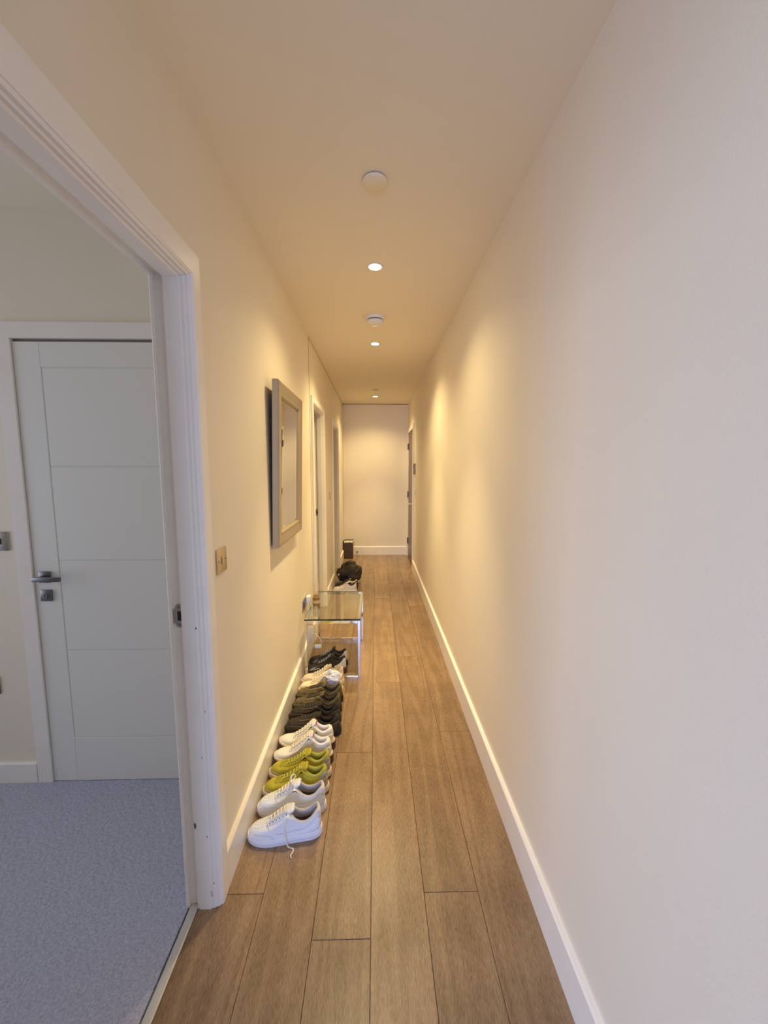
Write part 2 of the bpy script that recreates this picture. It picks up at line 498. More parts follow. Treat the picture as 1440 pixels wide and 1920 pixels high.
# ------------------------------------------------------------------ closed panel door in the bedroom (faces the camera)
d4 = empty('door_4', (-1.547, YC, 0)); struct(d4)
dx0, dx1 = -1.547, -0.785
TB = lambda a, z, v: (a + 1.547, -v, z)
ARC4 = [(0.0, 0), (0.0, 0.015), (0.002, 0.018), (0.066, 0.018), (0.068, 0.015), (0.068, 0)]
obj('architrave', sweep_u(ARC4, dx0, dx1, 2.048, TB), M_trim, d4)
obj('shadow_gap', B(0.0, dx1 - dx0, -0.001, 0, 0.0, 2.048), mat('door_gap_grey', (0.22, 0.19, 0.17), 0.9), d4)
zs = [0.229, 0.661, 1.086, 1.507, 1.929]
g = 0.0022
Lx, Rx = 0.116, dx1 - dx0 - 0.116
def dp(x0, x1, z0, z1, nm, y=0.010):
    return obj(nm, B(x0, x1, -y, 0.0, z0, z1, bev=0.0016, seg=1), M_door, d4)
dp(0.002, Lx - g, 0.008, 2.036, 'stile'); dp(Rx + g, dx1 - dx0 - 0.002, 0.008, 2.036, 'stile')
dp(Lx - g, Rx + g, 1.929 + g, 2.036, 'rail'); dp(Lx - g, Rx + g, 0.008, 0.229 - g, 'rail')
for a, b in zip(zs, zs[1:]): dp(Lx + g, Rx - g, a + g, b - g, 'panel')
# groove bottom, so that the joints are recessed rather than black
obj('door_core', B(0.002, dx1 - dx0 - 0.002, -0.0065, -0.001, 0.01, 2.035), M_door, d4)
# lever on a square rose, square escutcheon
bm = B(0.052 - 0.026, 0.052 + 0.026, -0.019, -0.010, 0.985, 1.037, bev=0.003)
hd = obj('handle_rose', bm, M_darksteel, d4, angle=40)
bm = cyl(bmesh.new(), (0.052, -0.019, 1.011), (0, -1, 0), 0.010, 0.034, 20)
box(bm, 0.030, 0.152, -0.062, -0.051, 1.001, 1.021, bev=0.002)
obj('lever', bm, M_darksteel, hd, angle=40)
bm = B(0.052 - 0.026, 0.052 + 0.026, -0.019, -0.010, 0.900, 0.952, bev=0.003)
es = obj('escutcheon', bm, M_darksteel, d4, angle=40)
obj('lock_cylinder', lathe(bmesh.new(), (0, 0, 0), [(0.0105, 0), (0.0105, 0.004), (0.008, 0.004), (0.008, 0.0025)], 20), M_steel, es)
es.children[0].rotation_euler = (PI / 2, 0, 0); es.children[0].location = (0.049, -0.019, 0.926)
obj('keyhole', B(0.0475, 0.0505, -0.0235, -0.020, 0.920, 0.932, bev=0.0006, seg=1), M_black, es)

# ------------------------------------------------------------------ entrance door, right wall
d5 = empty('door_5', (XR, 5.83, 0)); struct(d5)
TE = lambda a, z, v: (-v, a - 5.83, z)
obj('architrave', sweep_u([(0.0, 0), (0.0, 0.014), (0.004, 0.018), (0.060, 0.018), (0.066, 0.014), (0.066, 0)], 5.83, 6.73, 2.075, TE), M_trim, d5)
obj('door_lining', sweep_u([(0, 0), (0, -0.05), (G, -0.05), (G, 0)], 5.83, 6.73, 2.075, TE), M_trim, d5)
leaf = obj('door_leaf', B(0.002, 0.046, 0.003, 0.897, 0.006, 2.072, bev=0.001, seg=1), M_brown, d5)
for z in (0.27, 1.06, 1.86):
    bm = cyl(bmesh.new(), (-0.010, 0.896, z - 0.05), (0, 0, 1), 0.008, 0.10, 14)
    box(bm, -0.020, 0.002, 0.893, 0.905, z - 0.05, z + 0.05)
    obj('hinge', bm, M_darksteel, d5, angle=40)
bm = cyl(bmesh.new(), (0.002, 0.08, 0.97), (-1, 0, 0), 0.024, 0.008, 20)
cyl(bm, (-0.006, 0.08, 0.97), (-1, 0, 0), 0.009, 0.045, 14)
tube(bm, [(-0.050, 0.075, 0.97), (-0.052, 0.10, 0.97), (-0.052, 0.21, 0.97)], 0.010, 10)
obj('lever', bm, M_chrome, leaf, angle=50)
obj('lock', cyl(bmesh.new(), (0.002, 0.08, 0.86), (-1, 0, 0), 0.022, 0.010, 20), M_steel, leaf, angle=50)
# door closer stop on the back skirting
dsx = -0.322
o = obj('door_stop', cyl(cyl(bmesh.new(), (dsx, YB - 0.018, 0.055), (0, -1, 0), 0.011, 0.004, 16), (dsx, YB - 0.022, 0.055), (0, -1, 0), 0.008, 0.03, 16), M_black, angle=40)
tag(o, 'small black round doorstop on the white skirting beside the dark box bag', 'doorstop')
o['label'] = 'small black round doorstop on the end wall skirting beside the dark bag'

# entry panel on the right wall
e = empty('entry_phone', (XR, 5.62, 1.49))
tag(e, 'dark slim entry phone on the right wall near the brown front door', 'entry phone')
obj('housing', B(-0.022, 0, -0.045, 0.045, -0.075, 0.075, bev=0.005), M_darksteel, e, angle=40)
obj('screen', B(-0.0235, -0.0218, -0.034, 0.034, -0.01, 0.055), M_black, e)
for z in (-0.03, -0.05): obj('button', cyl(bmesh.new(), (-0.021, 0, z), (-1, 0, 0), 0.006, 0.003, 12), M_steel, e)
e = empty('light_switch', (XR, 5.60, 1.17))
tag(e, 'pale switch plate on the right wall below the dark entry phone', 'switch')
obj('plate', B(-0.007, 0, -0.043, 0.043, -0.043, 0.043, bev=0.002), M_white, e, angle=40)
obj('rocker', B(-0.012, -0.006, -0.012, 0.012, -0.018, 0.018, bev=0.002), M_white, e, angle=40)


# ------------------------------------------------------------------ switches and sockets
def wall_switch(name, loc, rz, label, m, rocker_m, rockers=1, w=0.086, h=0.086, cat='switch'):
    """plate lies in local XZ, faces local -Y"""
    e = empty(name, loc, rz); tag(e, label, cat)
    plate = obj('plate', B(-w / 2, w / 2, -0.006, 0, -h / 2, h / 2, bev=0.002), m, e, angle=40)
    for i in range(rockers):
        cx = (i - (rockers - 1) / 2) * 0.06
        obj('rocker', B(cx - 0.008, cx + 0.008, -0.0115, -0.005, -0.014, 0.014, bev=0.002), rocker_m, e, angle=40)
    for sx in (-1, 1):
        obj('screw', cyl(bmesh.new(), (sx * (w / 2 - 0.011), -0.0055, 0), (0, -1, 0), 0.0035, 0.0012, 12), M_darksteel, plate)
    return e


# local -Y must point to +X for the left wall -> rotate by +90 deg
wall_switch('light_switch', (XL, 1.387, 1.178), PI / 2, 'brass square light switch on the cream wall beside the near doorway', M_brass, mat('switch_rocker_brass', (0.66, 0.52, 0.36), 0.3, metal=0.4))
wall_switch('light_switch', (-1.692, YC, 1.174), 0, 'steel switch plate with black rocker on the bedroom wall', M_steel, M_black)
wall_switch('wall_socket', (-1.802, YC, 0.492), 0, 'dark edged steel socket low on the bedroom wall at the left', M_darksteel, M_black, cat='socket')
wall_switch('light_switch', (XL, 4.78, 1.17), PI / 2, 'pale switch on the left wall between the two far doorways', M_brass, M_white)

sk = empty('wall_socket', (XL, 2.97, 0.476), PI / 2)
tag(sk, 'steel double socket on the left wall just above the glass table', 'socket')
obj('plate', B(-0.10, 0.073, -0.006, 0, -0.043, 0.043, bev=0.002), M_steel, sk, angle=40)
for cx in (-0.055,):
    o2 = obj('outlet', B(cx - 0.022, cx + 0.022, -0.008, -0.005, -0.026, 0.018, bev=0.001), M_black, sk)
obj('rocker', B(-0.012, 0.000, -0.010, -0.005, 0.015, 0.033, bev=0.001), M_darksteel, sk)
pl = empty('plug', (XL + 0.006, 3.02, 0.48), PI / 2)
tag(pl, 'white plug in the double socket above the glass table', 'plug')
bm = B(-0.028, 0.028, -0.034, 0, -0.028, 0.034, bev=0.006)
obj('plug_body', bm, M_white, pl, angle=40)
obj('cable', tube(bmesh.new(), smooth_path([(0.02, -0.02, -0.028), (0.03, -0.02, -0.12), (0.06, -0.03, -0.20), (0.11, -0.022, -0.30), (0.16, -0.024, -0.45), (0.2, -0.027, -0.47)]), 0.0028, 6), M_white, pl, smooth=True)

sk2 = empty('wall_socket', (XL, 2.98, 0.235), PI / 2)
tag(sk2, 'low socket plate on the left wall behind the white charger under the glass table', 'socket')
obj('plate', B(-0.043, 0.043, -0.006, 0, -0.043, 0.043, bev=0.002), M_steel, sk2, angle=40)
ch = empty('charger', (XL + 0.006, 2.98, 0.235), PI / 2)
tag(ch, 'tall white charger block with looped cable plugged in under the glass table', 'charger')
obj('charger_body', B(-0.030, 0.022, -0.056, 0, -0.072, 0.046, bev=0.005), M_white, ch, angle=40)
obj('cable', tube(bmesh.new(), smooth_path([(-0.02, -0.040, 0.0), (-0.04, -0.075, 0.0), (-0.05, -0.105, -0.02), (-0.05, -0.122, -0.06), (-0.045, -0.120, -0.082)]), 0.0028, 6), M_white, ch, smooth=True)
cb = obj('cable_adapter', B(-0.058, -0.034, -0.122, -0.070, -0.108, -0.082, bev=0.004), M_white, ch, angle=40)
cb.rotation_euler = (0.0, 0, 0)
obj('cable', tube(bmesh.new(), smooth_path([(-0.046, -0.072, -0.098), (-0.06, -0.045, -0.100), (-0.10, -0.012, -0.112), (-0.14, 0.0, -0.12)]), 0.0024, 6), M_white, ch, smooth=True)

# ------------------------------------------------------------------ ceiling fittings
M_lamp = mat('lamp_glow', (1, 0.9, 0.7), 0.4, emit=(1.0, 0.83, 0.55), estr=60)
M_ring = mat('downlight_ring', (0.80, 0.76, 0.68), 0.4)
WARM = (1.0, 0.775, 0.385)
for i, (y, lit) in enumerate(((2.25, 1), (3.57, 1), (4.84, 0), (6.10, 1))):
    e = empty('ceiling_downlight', (0, y, H))
    tag(e, ['lit recessed downlight nearest the camera, between the flat disc and the smoke alarm', 'lit recessed downlight just beyond the smoke alarm', 'unlit recessed downlight in the far part of the ceiling', 'lit recessed downlight farthest away near the end wall'][i], 'downlight')
    obj('trim_ring', lathe(bmesh.new(), (0, 0, 0), [(0.032, 0.0), (0.032, -0.003), (0.035, -0.005), (0.044, -0.003), (0.046, 0)], 36, caps=False), M_ring, e, smooth=True)
    obj('lens', lathe(bmesh.new(), (0, 0, 0), [(0.0325, -0.001), (0.0325, -0.0035), (0.022, -0.0065), (0.004, -0.0075)], 30), M_lamp if lit else M_ceil, e, smooth=True)
    if lit:
        # the beam, and the wider weak spill round it
        for en, ang in (((138, 165, 0, 175)[i], 64), ((38, 74, 0, 68)[i], 138)):
            l = bpy.data.lights.new('downlight', 'SPOT'); l.energy = en; l.color = WARM
            l.spot_size = math.radians(ang); l.spot_blend = 1.0; l.shadow_soft_size = 0.04
            lo = bpy.data.objects.new('downlight_beam', l); C.objects.link(lo); lo.location = (0, 0, -0.04); lo.parent = e

e = empty('ceiling_disc', (0, 1.61, H)); tag(e, 'flat round white cover plate on the ceiling nearest the camera', 'cover plate')
obj('spacer', lathe(bmesh.new(), (0, 0, 0), [(0.036, 0), (0.036, -0.006)], 36), M_gap, e)
obj('cover', lathe(bmesh.new(), (0, 0, -0.006), [(0.0445, 0.002), (0.046, 0), (0.0455, -0.003), (0.043, -0.0045)], 48), M_ceil, e, angle=40)
e = empty('ceiling_disc', (0, 5.63, H)); tag(e, 'small flat round cover on the far ceiling just before the last downlight', 'cover plate')
obj('spacer', lathe(bmesh.new(), (0, 0, 0), [(0.036, 0), (0.036, -0.006)], 36), M_gap, e)
obj('cover', lathe(bmesh.new(), (0, 0, -0.006), [(0.0445, 0.002), (0.046, 0), (0.0455, -0.003), (0.043, -0.0045)], 48), M_ceil, e, angle=40)
e = empty('smoke_alarm', (0, 2.97, H)); tag(e, 'round white smoke alarm on the ceiling between two lit downlights', 'smoke alarm')
obj('base', lathe(bmesh.new(), (0, 0, 0), [(0.066, 0), (0.067, -0.010), (0.062, -0.018)], 48), M_white, e, angle=40)
obj('vent', lathe(bmesh.new(), (0, 0, -0.018), [(0.054, 0), (0.054, -0.009)], 48), M_gap, e)
vb = bmesh.new()
for k in range(26):
    a = 2 * PI * k / 26
    box(vb, -0.0015 + 0.057 * math.cos(a), 0.0015 + 0.057 * math.cos(a), -0.0015 + 0.057 * math.sin(a), 0.0015 + 0.057 * math.sin(a), -0.027, -0.018)
o = obj('vent_fin', vb, M_white, e); o['kind'] = 'stuff'
obj('cap', lathe(bmesh.new(), (0, 0, -0.027), [(0.060, 0), (0.062, -0.004), (0.060, -0.014), (0.050, -0.021), (0.02, -0.023)], 48), M_white, e, angle=40)
obj('test_button', lathe(bmesh.new(), (0, 0.0, -0.050), [(0.010, 0.001), (0.010, -0.002), (0.008, -0.003)], 20), M_ring, e)

# ------------------------------------------------------------------ mirror on the left wall, hung with its top leaning out
mr = empty('wall_mirror', (XL + 0.004, 2.37, 1.085))
tag(mr, 'rectangular wall mirror in a wide champagne silver frame on the left wall', 'mirror')
MW, MH, FW = 0.64, 0.86, 0.078
mr.rotation_euler = (0, math.radians(1.5), 0)
def ring(prof, w, h):
    """rectangular frame swept around; prof (inset from outer edge, out of the wall)"""
    bm = bmesh.new(); st = []
    for sy, sz in ((-1, 0), (1, 0), (1, 1), (-1, 1)):
        st.append([bm.verts.new((v, sy * (w / 2 - u), u if sz == 0 else h - u)) for u, v in prof])
    n = len(prof)
    for j in range(4):
        a, b = st[j], st[(j + 1) % 4]
        for i in range(n): bm.faces.new((a[i], a[(i + 1) % n], b[(i + 1) % n], b[i]))
    return bm
obj('frame', ring([(0, 0.006), (0, 0.034), (0.004, 0.040), (0.010, 0.042), (0.060, 0.036), (0.066, 0.038), (0.072, 0.036), (FW, 0.028), (FW, 0.006)], MW, MH), M_frame, mr)
obj('backing', B(0.0, 0.008, -MW / 2 + 0.03, MW / 2 - 0.03, 0.03, MH - 0.03), M_gap, mr)
gw, gh = MW / 2 - FW + 0.004, FW - 0.004
bv = 0.022
bm = bmesh.new()
o_ = [bm.verts.new((0.0225, sy * gw, z)) for sy, z in ((-1, gh), (1, gh), (1, MH - gh), (-1, MH - gh))]
i_ = [bm.verts.new((0.0265, sy * (gw - bv), z)) for sy, z in ((-1, gh + bv), (1, gh + bv), (1, MH - gh - bv), (-1, MH - gh - bv))]
b_ = [bm.verts.new((0.010, sy * gw, z)) for sy, z in ((-1, gh), (1, gh), (1, MH - gh), (-1, MH - gh))]
for j in range(4):
    k = (j + 1) % 4
    bm.faces.new((o_[j], o_[k], i_[k], i_[j])); bm.faces.new((b_[j], b_[k], o_[k], o_[j]))
bm.faces.new(i_); bm.faces.new(b_[::-1])
obj('glass', bm, M_mirror, mr)

# ------------------------------------------------------------------ glass and chrome side table
tb = empty('side_table', (-0.307, 3.035, 0))
tag(tb, 'low side table of clear glass on a square chrome tube frame by the left wall', 'table')
hx, hy, tz, t = 0.198, 0.330, 0.440, 0.020
for sy in (-1, 1):
    y = sy * (hy - t / 2)
    for sx in (-1, 1):
        x = sx * (hx - t / 2)
        obj('leg', B(x - t / 2, x + t / 2, y - t / 2, y + t / 2, 0.0, tz - 0.008, bev=0.002), M_chrome, tb)
    obj('rail', B(-hx + t, hx - t, y - t / 2, y + t / 2, tz - 0.030, tz - 0.008, bev=0.002), M_chrome, tb)
    obj('rail', B(-hx + t, hx - t, y - t / 2, y + t / 2, 0.0, t, bev=0.002), M_chrome, tb)
for sx in (-1, 1):
    x = sx * (hx - t / 2)
    obj('rail', B(x - t / 2, x + t / 2, -hy + t, hy - t, tz - 0.028, tz - 0.009, bev=0.002), M_chrome, tb)
M_glass = mat('table_glass', (0.90, 0.97, 0.93), 0.0, trans=1.0, ior=1.5)
obj('glass_top', B(-hx, hx, -hy, hy, tz - 0.008, tz, bev=0.001, seg=1), M_glass, tb)

# reed diffuser on the table
rd = empty('reed_diffuser', (-0.462, 3.01, tz))
tag(rd, 'small amber glass reed diffuser on the glass table beside the wall', 'diffuser')
M_amber = mat('amber_glass', (0.66, 0.46, 0.20), 0.05, trans=0.75, ior=1.45)
obj('jar', lathe(bmesh.new(), (0, 0, 0), [(0.026, 0.0), (0.030, 0.004), (0.030, 0.066), (0.027, 0.073), (0.021, 0.075), (0.021, 0.083), (0.015, 0.083), (0.015, 0.072), (0.024, 0.066), (0.026, 0.008)], 32), M_amber, rd, angle=50)
obj('label_band', lathe(bmesh.new(), (0, 0, 0), [(0.0306, 0.020), (0.0306, 0.046)], 32, caps=False), mat('diffuser_label', (0.60, 0.43, 0.22), 0.6), rd, smooth=True)
M_reed = mat('reed', (0.72, 0.55, 0.36), 0.8)
for k, (dx, dy, hh) in enumerate(((-0.035, 0.01, 0.17), (-0.018, -0.02, 0.18), (0.012, 0.015, 0.19), (0.03, -0.01, 0.17), (0.02, 0.03, 0.18), (-0.01, 0.03, 0.175))):
    obj('reed', tube(bmesh.new(), [(-dx * 0.25, -dy * 0.25, 0.010), (dx * 0.35, dy * 0.35, 0.09), (dx, dy, hh)], 0.0013, 6), M_reed, rd)


# ================================================================== SHOES
def interp(keys, s):
    """smooth (Catmull-Rom) curve through the keys"""
    n = len(keys)
    if s <= keys[0][0]: return keys[0][1]
    if s >= keys[-1][0]: return keys[-1][1]
    i = 0
    while keys[i + 1][0] < s: i += 1
    def slope(k):
        if k == 0 or k == n - 1: return 0.0 if k == 0 else (keys[k][1] - keys[k - 1][1]) / (keys[k][0] - keys[k - 1][0])
        return (keys[k + 1][1] - keys[k - 1][1]) / (keys[k + 1][0] - keys[k - 1][0])
    (x0, y0), (x1, y1) = keys[i], keys[i + 1]
    h = x1 - x0; t = (s - x0) / h; m0, m1 = slope(i) * h, slope(i + 1) * h
    return (2 * t ** 3 - 3 * t * t + 1) * y0 + (t ** 3 - 2 * t * t + t) * m0 + (3 * t * t - 2 * t ** 3) * y1 + (t ** 3 - t * t) * m1


HW = [(0, 0.032), (0.12, 0.035), (0.30, 0.034), (0.45, 0.036), (0.62, 0.041), (0.74, 0.043), (0.86, 0.041), (1.0, 0.037)]
LOW = [(0, 0.115), (0.06, 0.114), (0.15, 0.091), (0.24, 0.082), (0.32, 0.088), (0.39, 0.105), (0.46, 0.123), (0.56, 0.111), (0.68, 0.085), (0.79, 0.071), (0.90, 0.062), (0.96, 0.053), (1.0, 0.037)]


class Shoe:
    def __init__(s, root, L=0.29, wid=1.0, zs=0.026, heel=0.004, H=LOW, rim=(0.035, 0.45), rimw=0.95, flip=1, D=0.034, n=2.4, amp=0.0, wf=9, spring=0.007):
        s.root = root; s.L = L; s.wid = wid; s.zs0 = zs; s.heel = heel; s.H = H; s.rim = rim; s.rimw = rimw; s.flip = flip
        s.D = D; s.n = n; s.NS = 26; s.amp = amp; s.wf = wf; s.spring = spring

    def hw(s, t):
        e = max(0.0, 1 - abs(2 * t - 1) ** 7) ** 0.5
        return interp(HW, t) * e * s.wid

    def cen(s, t):  # banana of the foot
        return s.flip * 0.006 * math.sin(PI * min(1, t * 1.05)) * (1 if t < 0.6 else 1) - s.flip * 0.005 * t

    def zs(s, t): return s.zs0 + s.heel * (1 - t) + s.lift(t)
    def lift(s, t): return s.spring * max(0, (t - 0.72) / 0.28) ** 2

    def P0(s, phi):
        t = (1 - math.cos(phi)) / 2; sg = 1 if math.sin(phi) >= 0 else -1
        return Vector((t * s.L, s.cen(t) + sg * s.hw(t), 0)), t

    def P1(s, phi):
        r0, r1 = s.rim; t = r0 + (r1 - r0) * (1 - math.cos(phi)) / 2
        sn = math.sin(phi); sg = 1 if sn >= 0 else -1
        w = interp(HW, t) * s.wid * s.rimw * abs(sn) ** 0.48
        return Vector((t * s.L, s.cen(t) + sg * w, 0)), t

    def top(s, t): return interp(s.H, t) + s.lift(t)

    def surf(s, phi, d, off=0.0):
        """d: 0..1 wall zone, 1..2 on to the rim"""
        p0, _ = s.P0(phi); p1, _ = s.P1(phi)
        T = (p1 - p0).length; D = min(s.D, 0.88 * T)
        dist = D * d if d <= 1 else D + (T - D) * (d - 1)
        tau = min(1, dist / D)
        p = p0.lerp(p1, dist / T)
        t = p.x / s.L
        g = (1 - (1 - tau) ** s.n) ** (1 / s.n)
        hw = max(0.004, s.hw(t)); yn = min(1, abs(p.y - s.cen(t)) / hw)
        arch = 1 - 0.30 * yn * yn * min(1, max(0, (t - 0.42) / 0.14))
        zz = s.zs(t); z = zz + (s.top(t) - zz) * g * arch
        if s.amp and d > 0.05:
            z += s.amp * math.sin(t * s.wf * 6.28) * min(1, max(0, (t - 0.45) / 0.1)) * 0.5
        q = Vector((p.x, p.y, z))
        if off:
            o = (p0 - p1); o.z = 0
            if o.length > 1e-6: o.normalize()
            k = (1 - tau)
            q += (o * k ** 0.5 + Vector((0, 0, 1)) * (1 - k) ** 0.5).normalized() * off
        return q

    def phis(s):
        return [2 * PI * (i + 0.0) / (2 * s.NS) for i in range(2 * s.NS)]

    def upper(s, m):
        bm = bmesh.new(); ds = [0, 0.02, 0.07, 0.15, 0.27, 0.42, 0.6, 0.8, 1.0, 1.15, 1.3, 1.45, 1.6, 1.75, 1.9, 2.0]
        rings = [[bm.verts.new(s.surf(p, d)) for p in s.phis()] for d in ds]
        n = len(rings[0])
        for a, b in zip(rings, rings[1:]):
            for i in range(n): bm.faces.new((a[i], a[(i + 1) % n], b[(i + 1) % n], b[i]))
        bm.normal_update(); s.bvh = BVHTree.FromBMesh(bm)
        return obj('upper', bm, m, s.root, smooth=True)

    def lining(s, m, pad=0.004, sole_m=None):
        bm = bmesh.new(); rings = []; q_ = 1.0 if pad < 0.0055 else 1.7
        steps = [(0.0, 0.0), (0.0015, pad * 0.8), (0.004, pad), (0.007, pad * 0.6), (0.009, -0.002), (0.010, -0.010)]
        for inw, dz in [(a * q_, b) for a, b in steps]:
            r = []
            for p in s.phis():
                a, t = s.P1(p); q = s.surf(p, 2.0)
                c = Vector(((s.rim[0] + s.rim[1]) / 2 * s.L, s.cen(t), 0)); c.x += (a.x - c.x) * 0.75
                d = (c - a); d.z = 0
                if d.length > 1e-6: d.normalize()
                r.append(bm.verts.new((q.x + d.x * inw, q.y + d.y * inw, q.z + dz)))
            rings.append(r)
        for k, zz in ((0.009 * q_, 0.55),):
            r = []
            for i, p in enumerate(s.phis()):
                a, t = s.P1(p); c = Vector(((s.rim[0] + s.rim[1]) / 2 * s.L, s.cen(t), 0)); c.x += (a.x - c.x) * 0.75
                d = (c - a); d.z = 0
                if d.length > 1e-6: d.normalize()
                zi = s.zs(t) + 0.006; zt = rings[5][i].co.z
                fw = 0.03 * max(0, (t - 0.4) / 0.1) * (1 - zz)
                r.append(bm.verts.new((a.x + d.x * k + fw, a.y + d.y * k, zi + (zt - zi) * zz)))
            rings.append(r)
        n = len(rings[0])
        for a, b in zip(rings, rings[1:]):
            for i in range(n): bm.faces.new((a[i], a[(i + 1) % n], b[(i + 1) % n], b[i]))
        base = [v.co.copy() for v in rings[-1]]
        o = obj('lining', bm, m, s.root, smooth=True)
        # insole; its colour runs up the lower inner wall as painted shade
        bm = bmesh.new(); rings = [[bm.verts.new(v) for v in base]]
        for k, zz, sc in ((0.006, 0.25, 1.0), (0.007, 0.04, 1.0), (0.012, 0.0, 0.8), (0, 0, 0.4)):
            r = []
            for i, p in enumerate(s.phis()):
                a, t = s.P1(p); xc = (s.rim[0] + s.rim[1]) / 2 * s.L
                c = Vector((xc + (a.x - xc) * 0.75, s.cen(t), 0)); d = c - a; d.z = 0
                if d.length > 1e-6: d.normalize()
                zi = s.zs(t) + 0.004; x = a.x + d.x * k + 0.02 * max(0, (a.x - xc) / (s.rim[1] * s.L)) * (1 - zz); y = a.y + d.y * k
                r.append(bm.verts.new((xc + (x - xc) * (1 if sc == 1 else (sc + 1) / 2), s.cen(t) + (y - s.cen(t)) * sc, zi + (base[i].z - zi) * zz)))
            rings.append(r)
        for a, b in zip(rings, rings[1:]):
            for i in range(n): bm.faces.new((a[i], a[(i + 1) % n], b[(i + 1) % n], b[i]))
        bm.faces.new(rings[-1])
        obj('insole', bm, sole_m or m, o, smooth=True)
        return o

    def sole(s, m, name='midsole', z0=0.0, z1=None, out=0.004, lug=0.0, lugs=22):
        bm = bmesh.new(); rings = []
        lv = [(-0.004, 0.0), (out * 0.7, 0.0), (out, 0.12), (out * 1.25, 0.5), (out, 0.92), (out * 0.6, 1.0), (-0.004, 1.0)]
        for o_, f in lv:
            r = []
            for i, p in enumerate(s.phis()):
                a, t = s.P0(p)
                # outward normal of the outline
                b, _ = s.P0(p + 0.05); c, _ = s.P0(p - 0.05)
                tg = (b - c).normalized(); nn = Vector((tg.y, -tg.x, 0))
                cc = Vector((min(max(a.x, 0.2 * s.L), 0.8 * s.L), s.cen(t), 0))
                if nn.dot(a - cc) < 0: nn = -nn
                k = o_ + (lug * (0.5 + 0.5 * math.sin(i / len(s.phis()) * 2 * PI * lugs)) if o_ > 0 else 0)
                zt = s.zs(t) + 0.003 if z1 is None else z1 + s.lift(t)
                zb = z0 + s.lift(t)
                r.append(bm.verts.new((a.x + nn.x * k, a.y + nn.y * k, zb + (zt - zb) * f)))
            rings.append(r)
        n = len(rings[0])
        for a, b in zip(rings, rings[1:]):
            for i in range(n): bm.faces.new((a[i], a[(i + 1) % n], b[(i + 1) % n], b[i]))
        bm.faces.new(rings[0][::-1]); bm.faces.new(rings[-1])
        return obj(name, bm, m, s.root, angle=50)

    def band(s, m, f0, f1, t0=0.0, t1=1.0, name='sole_stripe', out=0.0062):
        bm = bmesh.new(); pr = None
        ph = [p for p in [2 * PI * i / 120 for i in range(121)] if t0 <= (1 - math.cos(p)) / 2 <= t1]
        for p in ph:
            a, t = s.P0(p); b, _ = s.P0(p + 0.03); c, _ = s.P0(p - 0.03)
            tg = (b - c).normalized(); nn = Vector((tg.y, -tg.x, 0))
            cc = Vector((min(max(a.x, 0.2 * s.L), 0.8 * s.L), s.cen(t), 0))
            if nn.dot(a - cc) < 0: nn = -nn
            zt = s.zs(t); zb = s.lift(t)
            q = [bm.verts.new((a.x + nn.x * o, a.y + nn.y * o, zb + (zt - zb) * f)) for o, f in ((0.003, f0), (out, f0), (out, f1), (0.003, f1))]
            if pr and (pr[0].co - q[0].co).length < 0.03:
                for i in range(4): bm.faces.new((pr[i], pr[(i + 1) % 4], q[(i + 1) % 4], q[i]))
            pr = q
        return obj(name, bm, m, s.root, smooth=False)

    def strip(s, pts, side, m, name='side_panel', off=0.0018, sub=4, rows=4):
        """pts: (t, lo, hi) along the side; lo/hi are wall heights 0..1 (over 1: on to the vamp, to 2)"""
        bm = bmesh.new(); pr = None
        full = []
        for (a, b) in zip(pts, pts[1:]):
            for k in range(sub): full.append([a[i] + (b[i] - a[i]) * k / sub for i in range(3)])
        full.append(list(pts[-1]))
        for t, lo, hi in full:
            phi = math.acos(1 - 2 * min(max(t, 0.0), 1.0)) * side
            q = []
            for k in range(rows + 1):
                h = lo + (hi - lo) * k / rows
                d = h if h > 1 else 1 - (max(0, 1 - h ** s.n)) ** (1 / s.n)
                q.append(bm.verts.new(s.surf(phi, d, off)))
            if pr:
                for i in range(rows): bm.faces.new((pr[i], pr[i + 1], q[i + 1], q[i]))
            pr = q
        o = obj(name, bm, m, s.root, smooth=True)
        md = o.modifiers.new('thickness', 'SOLIDIFY'); md.thickness = 0.0014; md.offset = -1
        return o

    def ridge(s, pts, side, m, r=0.0018, name='rib', off=0.001):
        path = []
        for t, h in pts:
            phi = math.acos(1 - 2 * t) * side
            d = h if h > 1 else 1 - (max(0, 1 - h ** s.n)) ** (1 / s.n)
            path.append(s.surf(phi, d, off))
        return obj(name, tube(bmesh.new(), smooth_path(path, 4), r, 6), m, s.root, smooth=True)

    def vz(s, t, y):
        za = s.vza(t, y)
        if getattr(s, 'bvh', None):
            hit = s.bvh.ray_cast(Vector((t * s.L, s.cen(t) + y, 0.4)), Vector((0, 0, -1)))
            if hit[0] is not None and abs(hit[0].z - za) < 0.03: return hit[0].z
        return za

    def vza(s, t, y):
        hw = max(0.004, s.hw(t)); yn = min(1, abs(y) / hw)
        arch = 1 - 0.30 * yn * yn * min(1, max(0, (t - 0.42) / 0.14))
        dist = hw - abs(y); tau = min(1, dist / min(s.D, 0.88 * hw)) if hw else 1
        g = (1 - (1 - max(0, tau)) ** s.n) ** (1 / s.n)
        zz = s.zs(t)
        return zz + (s.top(t) - zz) * g * arch

